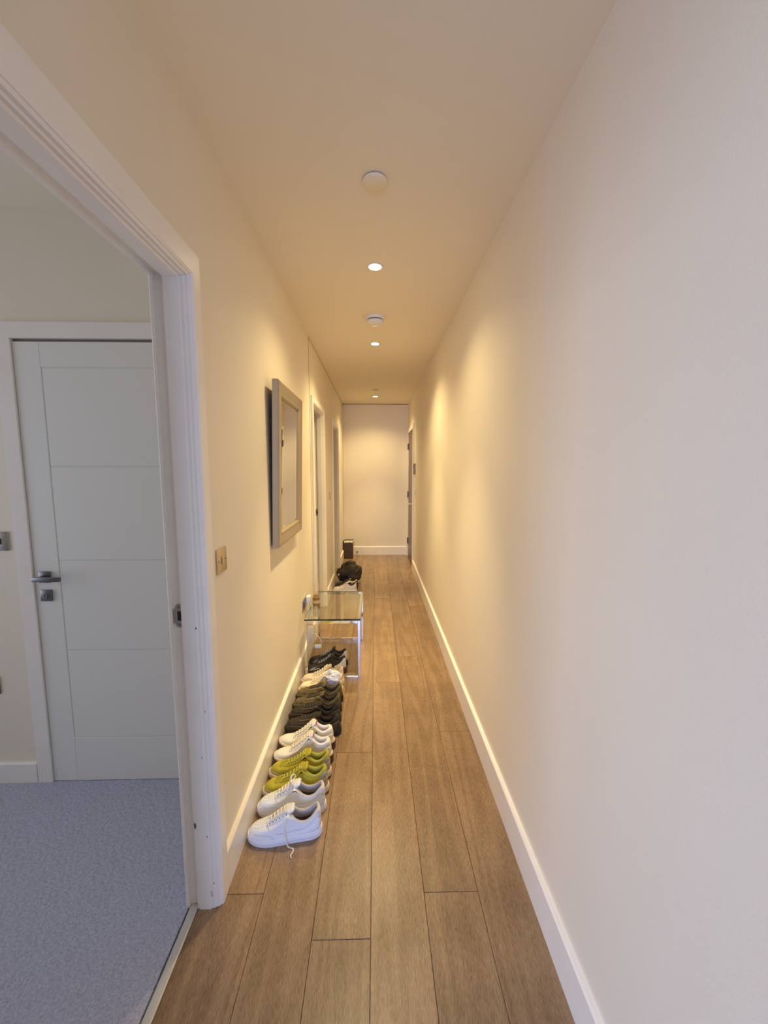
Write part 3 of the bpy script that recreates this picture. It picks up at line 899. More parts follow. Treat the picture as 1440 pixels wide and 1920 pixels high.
    def tongue(s, m, up=0.018, w=0.021, t0=0.69, back=0.03, thick=0.006, name='tongue'):
        bm = bmesh.new(); path = []
        t1 = s.rim[1]
        for k in range(7):
            t = t0 + (t1 - t0) * k / 6; path.append((t * s.L, s.vz(t, 0) + 0.001 + 0.003 * k / 6))
        x1, z1 = path[-1]
        for k in range(1, 6):
            f = k / 5; path.append((x1 - back * f, z1 + up * (f ** 0.8)))
        rows = []
        for i, (x, z) in enumerate(path):
            f = i / (len(path) - 1); ww = w * (0.62 + 0.38 * min(1, f * 1.6)) * (1 if f < 0.84 else (0.9 if f < 0.95 else 0.66))
            t = x / s.L; row = []
            for lay in (0, 1):
                for k in range(7):
                    y = (k - 3) / 3 * ww
                    dz = -(abs(k - 3) / 3) ** 2 * 0.006 - lay * thick * 0.8
                    if f < 0.55: dz = min(dz, -lay * 0.004) if False else (s.vz(t, y) - s.vz(t, 0)) * (1 - f) - (abs(k - 3) / 3) ** 2 * 0.004 * f - lay * 0.004
                    row.append(bm.verts.new((x - lay * (thick if f > 0.55 else 0) * 0.8, s.cen(t) + y, z + dz)))
            rows.append(row)
        ring = list(range(7)) + list(range(13, 6, -1))
        for a, b in zip(rows, rows[1:]):
            for i in range(14): bm.faces.new((a[ring[i]], a[ring[(i + 1) % 14]], b[ring[(i + 1) % 14]], b[ring[i]]))
        bm.faces.new([rows[0][i] for i in ring]); bm.faces.new([rows[-1][i] for i in ring][::-1])
        o = obj(name, bm, m, s.root, smooth=True)
        s.tip = (x1 - back, z1 + up); s.tng = o
        return o

    def laces(s, m, n=6, t0=0.70, t1=None, w=0.018, r=0.0030, cross=True):
        bm = bmesh.new(); t1 = t1 or s.rim[1] + 0.02
        for i in range(n):
            t = t0 + (t1 - t0) * i / (n - 1); t2 = t0 + (t1 - t0) * min(n - 1, i + 0.6) / (n - 1)
            ww = w * (0.80 + 0.3 * i / n)
            for sg in ((1, -1) if cross else (1,)):
                pts = []
                for k in range(7):
                    f = k / 6; y = (f * 2 - 1) * ww * sg; tt = t + (t2 - t) * f
                    pts.append((tt * s.L, s.cen(tt) + y, s.vz(tt, y) + 0.004 + 0.004 * math.sin(PI * f) + (0.0018 if sg > 0 else 0)))
                tube(bm, pts, r, 6, 0.55)
        return obj('laces', bm, m, s.root, smooth=True)

    def eyelets(s, m, n=6, t0=0.70, t1=None, w=0.0215, r=0.0019):
        bm = bmesh.new(); t1 = t1 or s.rim[1] + 0.02
        for i in range(n):
            t = t0 + (t1 - t0) * i / (n - 1); ww = w * (0.80 + 0.3 * i / n)
            for sg in (-1, 1):
                z = s.vz(t, ww * sg); nz = Vector((0, sg * 0.55, 1)).normalized()
                cyl(bm, Vector((t * s.L, s.cen(t) + ww * sg, z + 0.0022)), nz, r, 0.0012, 8)
        o = obj('eyelet', bm, m, getattr(s, 'stay', s.root)); o['kind'] = 'stuff'; return o

    def eyestay(s, m, t0=0.74, t1=None, w0=0.012, w1=0.029, off=0.0016):
        bm = bmesh.new(); t1 = t1 or s.rim[1] + 0.005
        for sg in (-1, 1):
            rows = []
            for i in range(13):
                t = t0 + (t1 - t0) * i / 12; k = 0.80 + 0.3 * i / 12
                a, b = w0 * k, w1 * k
                rows.append([bm.verts.new((t * s.L, s.cen(t) + sg * y, s.vz(t, y) + off)) for y in [a + (b - a) * j / 4 for j in range(5)]])
            for a, b in zip(rows, rows[1:]):
                for j in range(4): bm.faces.new((a[j], a[j + 1], b[j + 1], b[j]))
        o = s.stay = obj('eyestay', bm, m, s.root, smooth=True)
        md = o.modifiers.new('thickness', 'SOLIDIFY'); md.thickness = 0.0018; md.offset = 0
        return o

    def perfs(s, m, rows=((0.78, 4), (0.81, 5), (0.84, 5), (0.87, 4), (0.90, 3)), w=0.019, r=0.0012):
        bm = bmesh.new()
        for t, k in rows:
            for i in range(k):
                y = (i / (k - 1) * 2 - 1) * w * (1 if t < 0.88 else 0.8)
                cyl(bm, (t * s.L, s.cen(t) + y, s.vz(t, y) - 0.0002), (0.15, y * 12, 1), r, 0.0009, 7)
        o = obj('perforation', bm, m, s.root); o['kind'] = 'stuff'; return o

    def toecap_seam(s, m, t=0.755, r=0.0011):
        pts = []
        for k in range(17):
            f = k / 16 * 2 - 1; y = f * s.hw(t) * 0.93; tt = t - 0.06 * f * f
            pts.append((tt * s.L, s.cen(tt) + y, s.vz(tt, y) + 0.0004))
        return obj('seam', tube(bmesh.new(), pts, r, 5), m, s.root, smooth=True)


def shoe_root(y, label, group, toe_x=-0.517, L=0.29, ang=0.0, name='sneaker', cat='shoe', dy=0.0, z=0.0):
    # toe points at the left wall
    e = empty(name, (toe_x + L * math.cos(ang), y + L / 2 * math.sin(ang) * -1, z), PI + ang)
    tag(e, label, cat, group)
    return e


PAIRS = 'shoes lined up along the left wall'
leather = mat('white_leather', (0.80, 0.83, 0.91), 0.42, var=0.02, vscale=30, bump=0.08, bscale=500)
leather2 = mat('white_rubber', (0.77, 0.79, 0.88), 0.5, var=0.03, vscale=40)
offw = mat('off_white_trim', (0.76, 0.70, 0.62), 0.6)
seam_m = mat('grey_seam', (0.52, 0.53, 0.58), 0.7)
greylin = mat('grey_mesh_lining', (0.48, 0.46, 0.50), 0.95, var=0.08, vscale=300, bump=0.3, bscale=900)
insole_m = mat('taupe_insole', (0.17, 0.13, 0.105), 0.95, var=0.15, vscale=60)
hole = mat('eyelet_dark', (0.06, 0.045, 0.04), 0.9)
lacew = mat('white_lace', (0.80, 0.76, 0.70), 0.8, bump=0.3, bscale=900)


def white_low(y, label, ang, variant):
    e = shoe_root(y, label, PAIRS, ang=ang, L=0.292)
    s = Shoe(e, L=0.292, zs=0.027, heel=0.006, flip=1 if variant == 0 else -1, D=0.034, wid=0.96)
    s.sole(leather2); s.upper(leather); s.lining(greylin, 0.004, insole_m)
    s.band(seam_m, 0.40, 0.45, name='sole_groove', out=0.0053)
    s.eyestay(leather); s.tongue(leather, up=0.012, w=0.023, back=0.022)
    s.laces(lacew, n=6, w=0.021, r=0.0036); s.eyelets(hole, n=6, w=0.0245, r=0.0022); s.perfs(hole)
    s.toecap_seam(seam_m)
    for sd in (1, -1):
        # sweeping tick on the flank
        s.strip([(0.62, 0.50, 0.56), (0.56, 0.30, 0.55), (0.48, 0.22, 0.52), (0.38, 0.30, 0.52), (0.26, 0.46, 0.60), (0.14, 0.66, 0.72), (0.07, 0.80, 0.82)], sd, leather, 'side_tick', off=0.0022)
        s.ridge([(0.62, 0.50), (0.56, 0.30), (0.48, 0.22), (0.38, 0.30), (0.26, 0.46), (0.14, 0.66), (0.07, 0.80)], sd, seam_m, 0.0009, 'stitching', 0.0018)
        s.strip([(0.02, 0.05, 0.45), (0.10, 0.05, 0.42), (0.20, 0.05, 0.30), (0.28, 0.05, 0.12)], sd, leather, 'heel_panel', off=0.0016)
        s.strip([(0.66, 0.04, 0.30), (0.74, 0.04, 0.50), (0.82, 0.04, 0.62), (0.92, 0.04, 0.60), (0.99, 0.04, 0.55)], sd, leather, 'toe_panel', off=0.0016)
        s.ridge([(0.64, 0.06), (0.70, 0.42), (0.80, 0.62), (0.90, 0.63), (0.99, 0.58)], sd, seam_m, 0.0009, 'stitching', 0.0018)
    s.strip([(0.0, 0.5, 1.0), (0.02, 0.5, 1.0), (0.045, 0.6, 1.0)], 1, offw, 'heel_tab', off=0.0015)
    # cream piping round the collar
    bm = bmesh.new(); tube(bm, [s.surf(p, 2.0) + Vector((0, 0, 0.0008)) for p in s.phis()], 0.0017, 6, closed=True)
    obj('collar_piping', bm, offw, e, smooth=True)
    return e, s


e1, s1 = white_low(1.524, 'white leather low sneaker nearest the camera with a loose lace on the floor', 0.13, 0)
# loose lace end hanging over the side to the floor
sd = 1 if (Matrix.Rotation(PI + 0.13, 3, 'Z') @ Vector((0, 1, 0))).y < 0 else -1
a = s1.surf(math.acos(1 - 2 * 0.50) * sd, 1.0, 0.004)
pts = [a + Vector((0.004, -sd * 0.012, 0.006)), a, s1.surf(math.acos(1 - 2 * 0.485) * sd, 0.4, 0.004), s1.surf(math.acos(1 - 2 * 0.48) * sd, 0.08, 0.006),
       Vector((0.138, sd * 0.0500, 0.020)), Vector((0.130, sd * 0.058, 0.005)), Vector((0.112, sd * 0.066, 0.003)), Vector((0.112, sd * 0.080, 0.003)), Vector((0.119, sd * 0.092, 0.003)), Vector((0.115, sd * 0.106, 0.0028))]
obj('loose_lace', tube(bmesh.new(), smooth_path(pts, 5), [0.0030] * 41 + [0.0024] * 3 + [0.0016] * 2, 6, 0.6), lacew, e1, smooth=True)
e2, s2 = white_low(1.621, 'white leather low sneaker with a tied bow, second from the camera', 0.03, 1)
bm = bmesh.new()
bx, bz = s2.L * 0.50, s2.vz(0.50, 0) + 0.012
for sg in (1, -1):
    tube(bm, smooth_path([(bx, 0, bz), (bx + 0.004, sg * 0.012, bz + 0.014), (bx - 0.006, sg * 0.024, bz + 0.016), (bx - 0.012, sg * 0.026, bz + 0.004), (bx - 0.004, sg * 0.012, bz - 0.001), (bx, 0, bz)], 5), 0.0034, 6, 0.5)
    tube(bm, smooth_path([(bx, 0, bz), (bx + 0.008, sg * 0.02, bz - 0.002), (bx + 0.014, sg * 0.032, bz - 0.018)], 5), 0.003, 6, 0.5)
tube(bm, [(bx - 0.004, 0, bz), (bx, 0, bz + 0.003), (bx + 0.004, 0, bz)], 0.005, 8)
obj('lace_bow', bm, lacew, e2, smooth=True)

# --- lime suede pair
lime = mat('lime_suede', (0.44, 0.385, 0.04), 0.9, var=0.16, vscale=45, bump=0.3, bscale=500)
limelin = mat('lime_padding', (0.38, 0.365, 0.06), 0.85, bump=0.2, bscale=400)
limedk = mat('dark_olive_insole', (0.07, 0.075, 0.04), 0.95)
tan = mat('taupe_sole', (0.46, 0.36, 0.29), 0.7, var=0.18, vscale=40)
sand = mat('cream_sole', (0.66, 0.58, 0.47), 0.6, var=0.08)
blk = mat('black_rubber', (0.022, 0.020, 0.018), 0.5, bump=0.1, bscale=300)
grey = mat('silver_grey_trim', (0.42, 0.42, 0.40), 0.5)
LIMEH = [(0, 0.118), (0.05, 0.118), (0.13, 0.100), (0.21, 0.093), (0.29, 0.102), (0.35, 0.116), (0.41, 0.126), (0.50, 0.106), (0.62, 0.086), (0.72, 0.073), (0.83, 0.068), (0.91, 0.062), (0.97, 0.052), (1.0, 0.036)]


def lime_shoe(y, label, ang, v):
    e = shoe_root(y, label, PAIRS, ang=ang, L=0.292)
    s = Shoe(e, L=0.292, zs=0.028, heel=0.010, H=LIMEH, wid=0.93, rim=(0.03, 0.39), flip=1 if v else -1)
    s.sole(sand, 'midsole', 0.006, out=0.006); s.sole(blk, 'outsole', 0, 0.008, out=0.004)
    s.upper(lime); s.lining(limelin, 0.007, limedk)
    for sd in (1, -1):
        s.strip([(0.52, 0.04, 0.14), (0.62, 0.04, 0.34), (0.72, 0.04, 0.44), (0.80, 0.04, 0.42), (0.90, 0.04, 0.52), (0.99, 0.04, 0.48)], sd, tan, 'toe_guard', off=0.003)
        s.strip([(0.01, 0.05, 0.55), (0.10, 0.05, 0.60), (0.20, 0.05, 0.36), (0.30, 0.05, 0.16)], sd, tan, 'heel_panel', off=0.003)
        s.strip([(0.02, 0.62, 0.86), (0.08, 0.62, 0.86), (0.13, 0.62, 0.74)], sd, grey, 'ankle_badge', off=0.003)
        # black edged silver swirl
        loop = [(0.50, 0.72), (0.56, 0.62), (0.62, 0.80), (0.69, 0.74), (0.73, 0.50), (0.70, 0.26), (0.64, 0.22), (0.61, 0.36), (0.64, 0.46)]
        s.ridge(loop, sd, blk, 0.0032, 'swirl_outline', 0.002)
        s.ridge(loop, sd, grey, 0.0018, 'swirl', 0.0042)
    s.eyestay(lime, w1=0.027, off=0.002); s.tongue(lime, up=0.014, w=0.023, back=0.020, thick=0.009)
    s.laces(mat('lime_lace', (0.46, 0.45, 0.07), 0.85), n=7, w=0.020, r=0.0031); s.eyelets(hole, n=7)
    bm = bmesh.new()
    for k in range(5):
        t = 0.745 + k * 0.018
        tube(bm, [(t * s.L, s.cen(t) + y_, s.vz(t, y_) + 0.0008) for y_ in [(-1 + j / 5) * 0.02 for j in range(11)]], 0.0014, 5)
    obj('toe_rib', bm, mat('lime_suede_dark', (0.26, 0.26, 0.03), 0.9), e, smooth=True)['kind'] = 'stuff'
    return e


lime_shoe(1.721, 'lime green suede sneaker with a black edged silver swirl, nearer of its pair', 0.05, 0)
lime_shoe(1.813, 'lime green suede sneaker touching the white high tops, farther of its pair', 0.03, 1)

# --- white high tops with brown sole stripe and red lining
cream = mat('cream_white_leather', (0.80, 0.77, 0.70), 0.45, var=0.03, vscale=30)
red = mat('red_fabric', (0.62, 0.10, 0.07), 0.8)
rust = mat('rust_insole', (0.36, 0.13, 0.08), 0.9)
brn = mat('dark_brown_rubber', (0.075, 0.042, 0.035), 0.55)
mint = mat('pale_mint_panel', (0.62, 0.67, 0.60), 0.6)
HIH = [(0, 0.112), (0.05, 0.116), (0.13, 0.107), (0.20, 0.105), (0.27, 0.116), (0.33, 0.133), (0.385, 0.146), (0.47, 0.128), (0.60, 0.098), (0.69, 0.080), (0.78, 0.068), (0.88, 0.062), (0.96, 0.052), (1.0, 0.038)]


def hi_shoe(y, label, ang, v):
    e = shoe_root(y, label, PAIRS, ang=ang, L=0.288)
    s = Shoe(e, L=0.288, zs=0.033, heel=0.014, spring=0.018, H=HIH, rim=(0.05, 0.375), flip=1 if v else -1, wid=0.93)
    s.sole(sand, 'midsole', 0.005, out=0.007); s.sole(brn, 'outsole', 0, 0.006, out=0.005)
    s.band(brn, 0.44, 0.80, 0.55, 1.0, out=0.0100); s.band(brn, 0.10, 0.9, 0.0, 0.30, 'heel_block', 0.0100)
    for k in range(3):
        s.ridge([(0.01 + 0.07 * k, 0.02), (0.04 + 0.07 * k, 0.10), (0.075 + 0.07 * k, 0.02)], 1 if v else -1, sand, 0.0022, 'heel_loop', 0.003)
    s.upper(cream); s.lining(mat('white_padding', (0.76, 0.76, 0.80), 0.7), 0.006, rust)
    for sd in (1, -1):
        s.strip([(0.30, 0.20, 0.80), (0.38, 0.20, 0.90), (0.46, 0.24, 0.96), (0.54, 0.3, 0.9)], sd, mint, 'side_panel', off=0.0016)
        s.strip([(0.40, 0.60, 0.92), (0.42, 0.60, 0.92)], sd, red, 'red_tab', off=0.0032)
        s.strip([(0.02, 0.05, 0.60), (0.10, 0.05, 0.64), (0.22, 0.05, 0.40), (0.32, 0.05, 0.14)], sd, cream, 'heel_panel', off=0.0022)
        s.ridge([(0.05, 0.80), (0.16, 0.72), (0.28, 0.70), (0.36, 0.80)], sd, seam_m, 0.0009, 'stitching', 0.001)
        # small dark rider-like emblem on the flank
        s.strip([(0.322, 0.70, 0.80), (0.330, 0.60, 0.90), (0.338, 0.70, 0.86), (0.346, 0.60, 0.80)], sd, blk, 'emblem', off=0.003)
        s.ridge([(0.60, 0.10), (0.66, 0.50), (0.74, 0.70)], sd, seam_m, 0.0009, 'stitching', 0.0012)
    s.eyestay(cream); s.tongue(mat('white_padding', (0.76, 0.76, 0.80), 0.7), up=0.010, w=0.023, back=0.010, thick=0.010)
    # red patch on the inside of the tongue
    tx, tz_ = s.tip
    bm = bmesh.new(); rows = []
    for i in range(5):
        f = i / 4
        rows.append([bm.verts.new((tx - 0.0095 + 0.014 * (1 - f) - 0.001 * (k % 2), s.cen(0.4) + (k - 2) * 0.0062, tz_ - 0.006 - 0.045 * (1 - f) - abs(k - 2) ** 2 * 0.0008)) for k in range(5)])
    for a_, b_ in zip(rows, rows[1:]):
        for k in range(4): bm.faces.new((a_[k], a_[k + 1], b_[k + 1], b_[k]))
    o = obj('tongue_patch', bm, red, s.tng, smooth=True); md = o.modifiers.new('thickness', 'SOLIDIFY'); md.thickness = 0.003
    s.laces(mat('cream_lace', (0.80, 0.74, 0.62), 0.8), n=7, w=0.020, r=0.0034); s.eyelets(hole, n=7)
    s.perfs(hole, rows=((0.60, 2), (0.625, 2), (0.65, 2), (0.675, 2)), w=0.032, r=0.0013)
    return e


hi_shoe(1.910, 'white padded high top with a black emblem and red lining, nearer of its pair', 0.02, 0)
hi_shoe(2.008, 'white padded high top with red lining against the black trainers, farther of its pair', 0.01, 1)

# --- two black and two olive ribbed chunky trainers
charcoal = mat('black_mesh', (0.030, 0.023, 0.017), 0.85, var=0.35, vscale=60, bump=0.5, bscale=350)
olive = mat('olive_brown_mesh', (0.115, 0.088, 0.038), 0.8, var=0.35, vscale=50, bump=0.5, bscale=300)
olivel = mat('olive_rib', (0.20, 0.155, 0.075), 0.6)
olivei = mat('olive_insole', (0.50, 0.38, 0.18), 0.9)
blkin = mat('black_lining', (0.018, 0.016, 0.014), 0.9)
CHK = [(0, 0.112), (0.06, 0.110), (0.15, 0.082), (0.24, 0.073), (0.33, 0.082), (0.44, 0.112), (0.56, 0.102), (0.70, 0.090), (0.82, 0.080), (0.91, 0.072), (0.97, 0.060), (1.0, 0.044)]


def chunky(y, label, ang, ribs, m, mr_, lin, ins, L=0.296, wid=0.97):
    e = shoe_root(y, label, PAIRS, ang=ang, L=L, toe_x=-0.514)
    s = Shoe(e, L=L, zs=0.034, heel=0.010, H=CHK, rim=(0.05, 0.43), rimw=0.94, wid=wid, amp=0.006 if ribs else 0.004, wf=9)
    s.sole(m if not ribs else charcoal, 'midsole', 0.004, out=0.005, lug=0.003, lugs=13); s.sole(blk, 'outsole', 0, 0.010, out=0.004, lug=0.003, lugs=26)
    s.upper(m); s.lining(lin, 0.006, ins)
    for sd in (1, -1):
        if ribs:
            for k in range(7):
                a = 0.04 + 0.032 * k
                s.ridge([(a, 0.10), (a + 0.012, 0.5), (a + 0.004, 0.95)], sd, mr_, 0.0030, 'heel_rib', 0.002)
            for k in range(6):
                a = 0.44 + 0.035 * k
                s.ridge([(a, 0.10), (a + 0.02, 0.5), (a + 0.03, 0.93)], sd, mr_, 0.0022, 'side_rib', 0.0005)
            for k in range(3):
                s.ridge([(0.10, 0.78 - 0.2 * k), (0.20, 0.70 - 0.2 * k), (0.32, 0.74 - 0.2 * k), (0.44, 0.88 - 0.2 * k)], sd, mr_, 0.0026, 'collar_rib', 0.002)
            for k in range(3):
                h = 0.28 + 0.2 * k
                s.ridge([(0.70, h), (0.80, h + 0.06), (0.90, h), (0.985, h - 0.06)], sd, mr_, 0.0028, 'toe_rib', 0.002)
        else:
            for k in range(3):
                h = 0.22 + 0.22 * k
                s.ridge([(0.58, h - 0.08), (0.70, h), (0.82, h + 0.05), (0.92, h), (0.99, h - 0.05)], sd, mr_, 0.0034, 'toe_rib', 0.001)
            s.strip([(0.02, 0.0, 0.60), (0.12, 0.0, 0.66), (0.24, 0.0, 0.40), (0.36, 0.0, 0.20), (0.46, 0.0, 0.34)], sd, mr_, 'heel_panel', off=0.005)
            for k in range(4): s.ridge([(0.04 + 0.06 * k, 0.04), (0.05 + 0.06 * k, 0.5 - 0.08 * k)], sd, blk, 0.005, 'heel_lug', 0.006)
    s.tongue(m, up=0.014, w=0.023, back=0.022, thick=0.009)
    s.eyestay(mr_, off=0.002); s.laces(mat('black_lace', (0.05, 0.043, 0.033), 0.8), n=6, w=0.020, r=0.0032)
    return e, s


blackr = mat('black_overlay', (0.075, 0.055, 0.036), 0.5, var=0.3, vscale=30)
e7, s7 = chunky(2.118, 'black chunky trainer with a lugged sole right behind the white high tops', -0.02, False, charcoal, blackr, blkin, blkin, L=0.310, wid=1.0)
s7.strip([(0.60, 0.78, 0.9), (0.63, 0.78, 0.9)], -1, red, 'red_tab', off=0.006)
e8, s8 = chunky(2.222, 'black chunky trainer between the lugged one and the olive pair', -0.03, False, charcoal, blackr, blkin, blkin, L=0.300)
chunky(2.326, 'olive brown trainer with ribbed heel and pale insole, nearer of its pair', -0.02, True, olive, olivel, charcoal, olivei)
chunky(2.432, 'olive brown trainer with ribbed heel against the cream sneakers, farther of its pair', -0.02, True, olive, olivel, charcoal, olivei)

# --- cream pair, one with a stuffed sock
crm = mat('cream_leather', (0.80, 0.70, 0.53), 0.5, var=0.05, vscale=25)
crm2 = mat('beige_suede', (0.52, 0.42, 0.28), 0.9, var=0.1, vscale=60)


def cream_shoe(y, label, ang, v):
    e = shoe_root(y, label, PAIRS, ang=ang, L=0.29, toe_x=-0.516)
    s = Shoe(e, L=0.29, zs=0.026, heel=0.008, H=LIMEH, wid=0.93, rim=(0.03, 0.39), flip=1 if v else -1)
    s.sole(crm, 'midsole', 0.004); s.sole(crm2, 'outsole', 0, 0.006, out=0.003)
    s.upper(crm); s.lining(crm2, 0.007, crm2)
    for sd in (1, -1):
        s.strip([(0.42, 0.1, 0.9), (0.50, 0.1, 1.0), (0.58, 0.1, 0.8), (0.64, 0.08, 0.4)], sd, crm2, 'side_panel', off=0.002)
        s.strip([(0.02, 0.05, 0.60), (0.12, 0.05, 0.64), (0.24, 0.05, 0.36), (0.34, 0.05, 0.14)], sd, crm, 'heel_panel', off=0.0025)
        s.ridge([(0.10, 0.7), (0.22, 0.45), (0.34, 0.25)], sd, hole, 0.001, 'stitching', 0.003)
    s.eyestay(crm); s.tongue(crm2, up=0.016, w=0.024, back=0.024, thick=0.010)
    s.laces(mat('cream_lace', (0.80, 0.74, 0.62), 0.8), n=6, w=0.020, r=0.0032); s.eyelets(hole, n=6)
    return e, s


e11, s11 = cream_shoe(2.546, 'cream leather sneaker with a pale sock stuffed in, nearer of its pair', 0.0, 0)
cream_shoe(2.650, 'cream leather sneaker with beige suede collar against the black and white pair', 0.02, 1)
# sock: a crumpled bundle pushed into the collar
sock_m = mat('pale_grey_knit', (0.66, 0.67, 0.76), 0.9, var=0.10, vscale=90, bump=0.5, bscale=500)
bm = bmesh.new(); bmesh.ops.create_icosphere(bm, subdivisions=5, radius=1)
for v in bm.verts:
    p = v.co.copy(); n1 = noise.noise(p * 1.6 + Vector((3, 1, 0))); n2 = abs(noise.noise(p * 3.2)); n3 = abs(noise.noise(p * 6.5 + Vector((5, 5, 5))))
    k = 1 + 0.25 * n1 - 0.30 * n2 - 0.06 * n3
    v.co = Vector((p.x * 0.066 * k, p.y * 0.042 * k, p.z * 0.046 * k + (0.024 * max(0, 1 - ((p.x + 0.45) ** 2 + p.y ** 2) * 6) if p.z > 0 else 0)))
so = obj('sock', bm, sock_m, smooth=True); so.location = (-0.290, 2.546, 0.100)
tag(so, 'crumpled pale grey sock stuffed into the nearer cream sneaker', 'sock')

# --- black and white pair under the table
bw = mat('black_knit', (0.035, 0.028, 0.026), 0.8, var=0.2, vscale=70, bump=0.4, bscale=300)
bwg = mat('silver_white_overlay', (0.70, 0.70, 0.74), 0.45)


def bw_shoe(y, label, ang, v):
    e = shoe_root(y, label, PAIRS, ang=ang, L=0.288, toe_x=-0.508)
    s = Shoe(e, L=0.288, zs=0.028, heel=0.010, H=LIMEH, wid=0.93, rim=(0.03, 0.39), flip=1 if v else -1)
    s.sole(blk if v else brn, 'midsole', 0.0, out=0.004, lug=0.002, lugs=16)
    s.upper(bw); s.lining(bw, 0.006, blkin)
    for sd in (1, -1):
        s.strip([(0.90, 0.20, 0.28), (0.84, 0.24, 0.44), (0.76, 0.34, 0.60), (0.66, 0.50, 0.66), (0.56, 0.58, 0.66)], sd, bwg, 'side_stripe', off=0.0028)
        s.strip([(0.01, 0.10, 0.95), (0.06, 0.10, 0.96), (0.13, 0.14, 0.80), (0.22, 0.18, 0.60), (0.30, 0.2, 0.36)], sd, bwg, 'heel_panel', off=0.003)
        s.ridge([(0.90, 0.3), (0.86, 0.62), (0.80, 0.9)], sd, bwg, 0.002, 'toe_line', 0.002)
    s.strip([(0.88, 0.50, 0.66), (0.80, 0.56, 0.95), (0.68, 0.60, 1.25), (0.54, 0.62, 1.30), (0.42, 0.60, 1.05), (0.32, 0.58, 0.90)], sd, bwg, 'side_panel', off=0.0026) if not v else None
    s.eyestay(bw, off=0.003); s.tongue(bw, up=0.020, w=0.024, back=0.018, thick=0.010)
    s.laces(mat('grey_lace', (0.42, 0.40, 0.40), 0.8), n=6, w=0.021, r=0.0024)
    return e


bw_shoe(2.800, 'black knit trainer with pale stripes, nearer of the pair under the glass table', 0.0, 0)
bw_shoe(2.925, 'black knit trainer with white heel, farther of the pair under the glass table', 0.03, 1)

# --- beyond the table: a white shoe, a black strap sandal pair and a slouched black bag
G2 = 'shoes by the bag beyond the glass table'
e = shoe_root(4.69, 'pale pink white sneaker on the floor beyond the glass table', G2, ang=-0.05, L=0.285, toe_x=-0.517)
s = Shoe(e, L=0.285, zs=0.027, heel=0.008, H=LIMEH, rim=(0.03, 0.39))
pkw = mat('pinkish_white_leather', (0.80, 0.73, 0.68), 0.5)
s.sole(leather2); s.upper(pkw); s.lining(mat('navy_lining', (0.05, 0.045, 0.07), 0.9), 0.006)
for sd in (1, -1):
    s.strip([(0.04, 0.3, 0.7), (0.14, 0.3, 0.7), (0.24, 0.24, 0.5)], sd, bwg, 'heel_panel', off=0.003)
    s.ridge([(0.60, 0.3), (0.5, 0.6), (0.4, 0.4)], sd, crm2, 0.002, 'side_line', 0.002)
s.eyestay(pkw); s.tongue(pkw, up=0.018); s.laces(mat('mauve_lace', (0.62, 0.55, 0.60), 0.8), n=5); s.eyelets(hole, n=5)
for y_, lb in ((4.81, 'black low shoe with cream lining just behind the pale sneaker'), (4.925, 'black low shoe with cream lining half under the black bag')):
    e = shoe_root(y_, lb, G2, ang=0.0, L=0.285, toe_x=-0.512, name='shoe')
    s = Shoe(e, L=0.285, zs=0.020, heel=0.006, H=[(a, b * 0.78) for a, b in LOW])
    s.sole(blk); s.upper(bw); s.lining(crm, 0.004, crm)
    for sd in (1, -1):
        s.strip([(0.44, 0.1, 0.9), (0.50, 0.1, 0.9), (0.54, 0.1, 0.8)], sd, crm, 'side_panel', off=0.003)
    s.tongue(bw, up=0.006); s.laces(mat('black_lace', (0.05, 0.043, 0.033), 0.8), n=4)

bag = empty('backpack', (-0.350, 5.13, 0))
tag(bag, 'slouched black fabric backpack on the floor by the left wall beyond the table', 'backpack')
bagm = mat('black_nylon', (0.036, 0.027, 0.018), 0.62, var=0.30, vscale=12, bump=0.35, bscale=120)
bm = bmesh.new(); bmesh.ops.create_icosphere(bm, subdivisions=5, radius=1)
for v in bm.verts:
    p = v.co.copy()
    k = 1.05 + 0.22 * noise.noise(p * 1.3 + Vector((2, 0, 1))) - 0.26 * abs(noise.noise(p * 2.2 + Vector((0, 4, 0)))) - 0.09 * abs(noise.noise(p * 5))
    sx = math.copysign(abs(p.x) ** 0.75, p.x); sy = math.copysign(abs(p.y) ** 0.85, p.y); sz = math.copysign(abs(p.z) ** 0.8, p.z)
    x = sx * 0.160 * k; y = sy * 0.115 * k; z = 0.135 + sz * 0.135 * k
    z -= max(0, 0.30 * (-x + 0.02)) * min(1, z / 0.2)
    v.co = Vector((x, y, max(0.001, z)))
obj('bag_body', bm, bagm, bag, smooth=True)
pk = bmesh.new(); bmesh.ops.create_icosphere(pk, subdivisions=4, radius=1)
for v in pk.verts:
    p = v.co.copy(); k = 1 - 0.12 * abs(noise.noise(p * 3))
    v.co = Vector((0.055 + p.x * 0.075 * k, -0.082 + p.y * 0.045 * k, 0.105 + p.z * 0.075 * k))
obj('front_pocket', pk, mat('dark_olive_nylon', (0.050, 0.040, 0.022), 0.6, bump=0.3, bscale=120), bag, smooth=True)
for pts in ([(-0.10, -0.085, 0.19), (-0.12, -0.13, 0.12), (-0.09, -0.125, 0.06), (-0.03, -0.12, 0.045)], [(0.02, -0.11, 0.2), (0.0, -0.14, 0.13), (0.03, -0.14, 0.06), (0.11, -0.115, 0.04)], [(-0.03, -0.04, 0.262), (-0.02, -0.03, 0.285), (0.03, -0.03, 0.285), (0.045, -0.04, 0.258)]):
    obj('strap', tube(bmesh.new(), smooth_path(pts), 0.011, 8, 0.4), blk, bag, smooth=True)
bkl = mat('cream_buckle', (0.66, 0.56, 0.36), 0.4)
for x, y_, z in ((-0.125, -0.118, 0.135), (-0.035, -0.132, 0.052), (0.020, -0.150, 0.085), (0.125, -0.105, 0.045)):
    bm = B(x - 0.014, x + 0.014, y_ - 0.008, y_ + 0.008, z - 0.010, z + 0.010, bev=0.003); obj('buckle', bm, bkl, bag, angle=40)

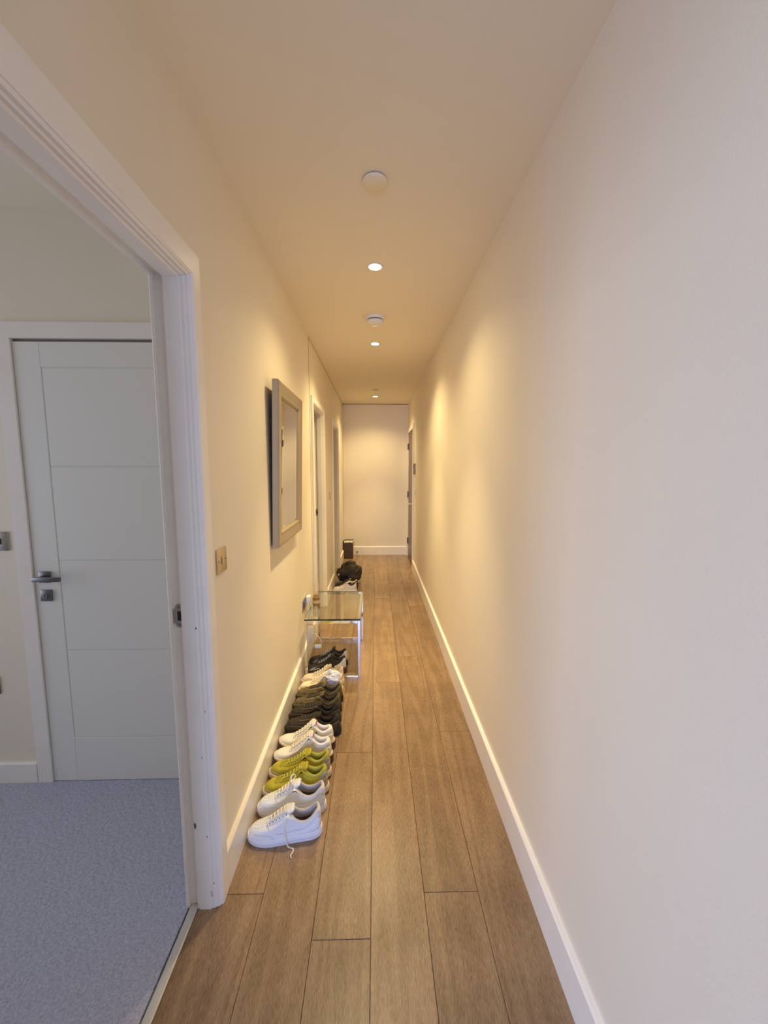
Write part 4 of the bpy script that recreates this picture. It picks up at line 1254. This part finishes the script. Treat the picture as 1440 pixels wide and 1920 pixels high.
# --- box shaped bag standing at the end of the hall
bx_ = empty('box_bag', (-0.456, 6.57, 0))
tag(bx_, 'upright dark brown box bag with a black handle at the end of the hall', 'bag')
M_bag = mat('dark_brown_card', (0.075, 0.042, 0.030), 0.6, var=0.12, vscale=20)
W2, D2_, H2 = 0.078, 0.060, 0.265
bm = bmesh.new()
for a in ((-W2, W2, -D2_, -D2_ + 0.003, 0, H2), (-W2, W2, D2_ - 0.003, D2_, 0, H2), (-W2, -W2 + 0.003, -D2_ + 0.003, D2_ - 0.003, 0, H2), (-W2, W2, -D2_, D2_, 0, 0.003)):
    box(bm, *a)
obj('bag_body', bm, M_bag, bx_)
obj('side_panel', B(W2 - 0.003, W2 + 0.0005, -D2_ + 0.002, D2_ - 0.002, 0.0, H2), mat('taupe_card', (0.30, 0.22, 0.14), 0.7), bx_)
pp = bmesh.new(); rows = []
for j in range(9):
    rows.append([pp.verts.new((-W2 + 0.004 + (2 * W2 - 0.008) * i / 10, -D2_ + 0.004 + (2 * D2_ - 0.008) * j / 8, H2 + 0.006 + 0.016 * abs(noise.noise(Vector((i * 0.9, j * 0.9, 1)))))) for i in range(11)])
for a_, b_ in zip(rows, rows[1:]):
    for i in range(10): pp.faces.new((a_[i], a_[i + 1], b_[i + 1], b_[i]))
obj('tissue_paper', pp, mat('pale_tissue', (0.74, 0.66, 0.56), 0.8), bx_)
obj('handle', tube(bmesh.new(), smooth_path([(-W2 - 0.006, -0.03, 0.13), (-W2 - 0.007, -0.032, H2), (-W2 + 0.012, -0.034, H2 + 0.045), (0.0, -0.036, H2 + 0.050), (W2 - 0.012, -0.034, H2 + 0.052), (W2 + 0.004, -0.03, H2 + 0.062)], 5), 0.010, 8, 0.7), blk, bx_, smooth=True)
obj('cord', tube(bmesh.new(), smooth_path([(W2 - 0.006, -0.01, H2 + 0.02), (W2 + 0.014, -0.015, H2 + 0.012), (W2 + 0.020, -0.015, H2 - 0.04), (W2 + 0.006, -0.01, H2 - 0.06)], 5), 0.0022, 6), blk, bx_, smooth=True)
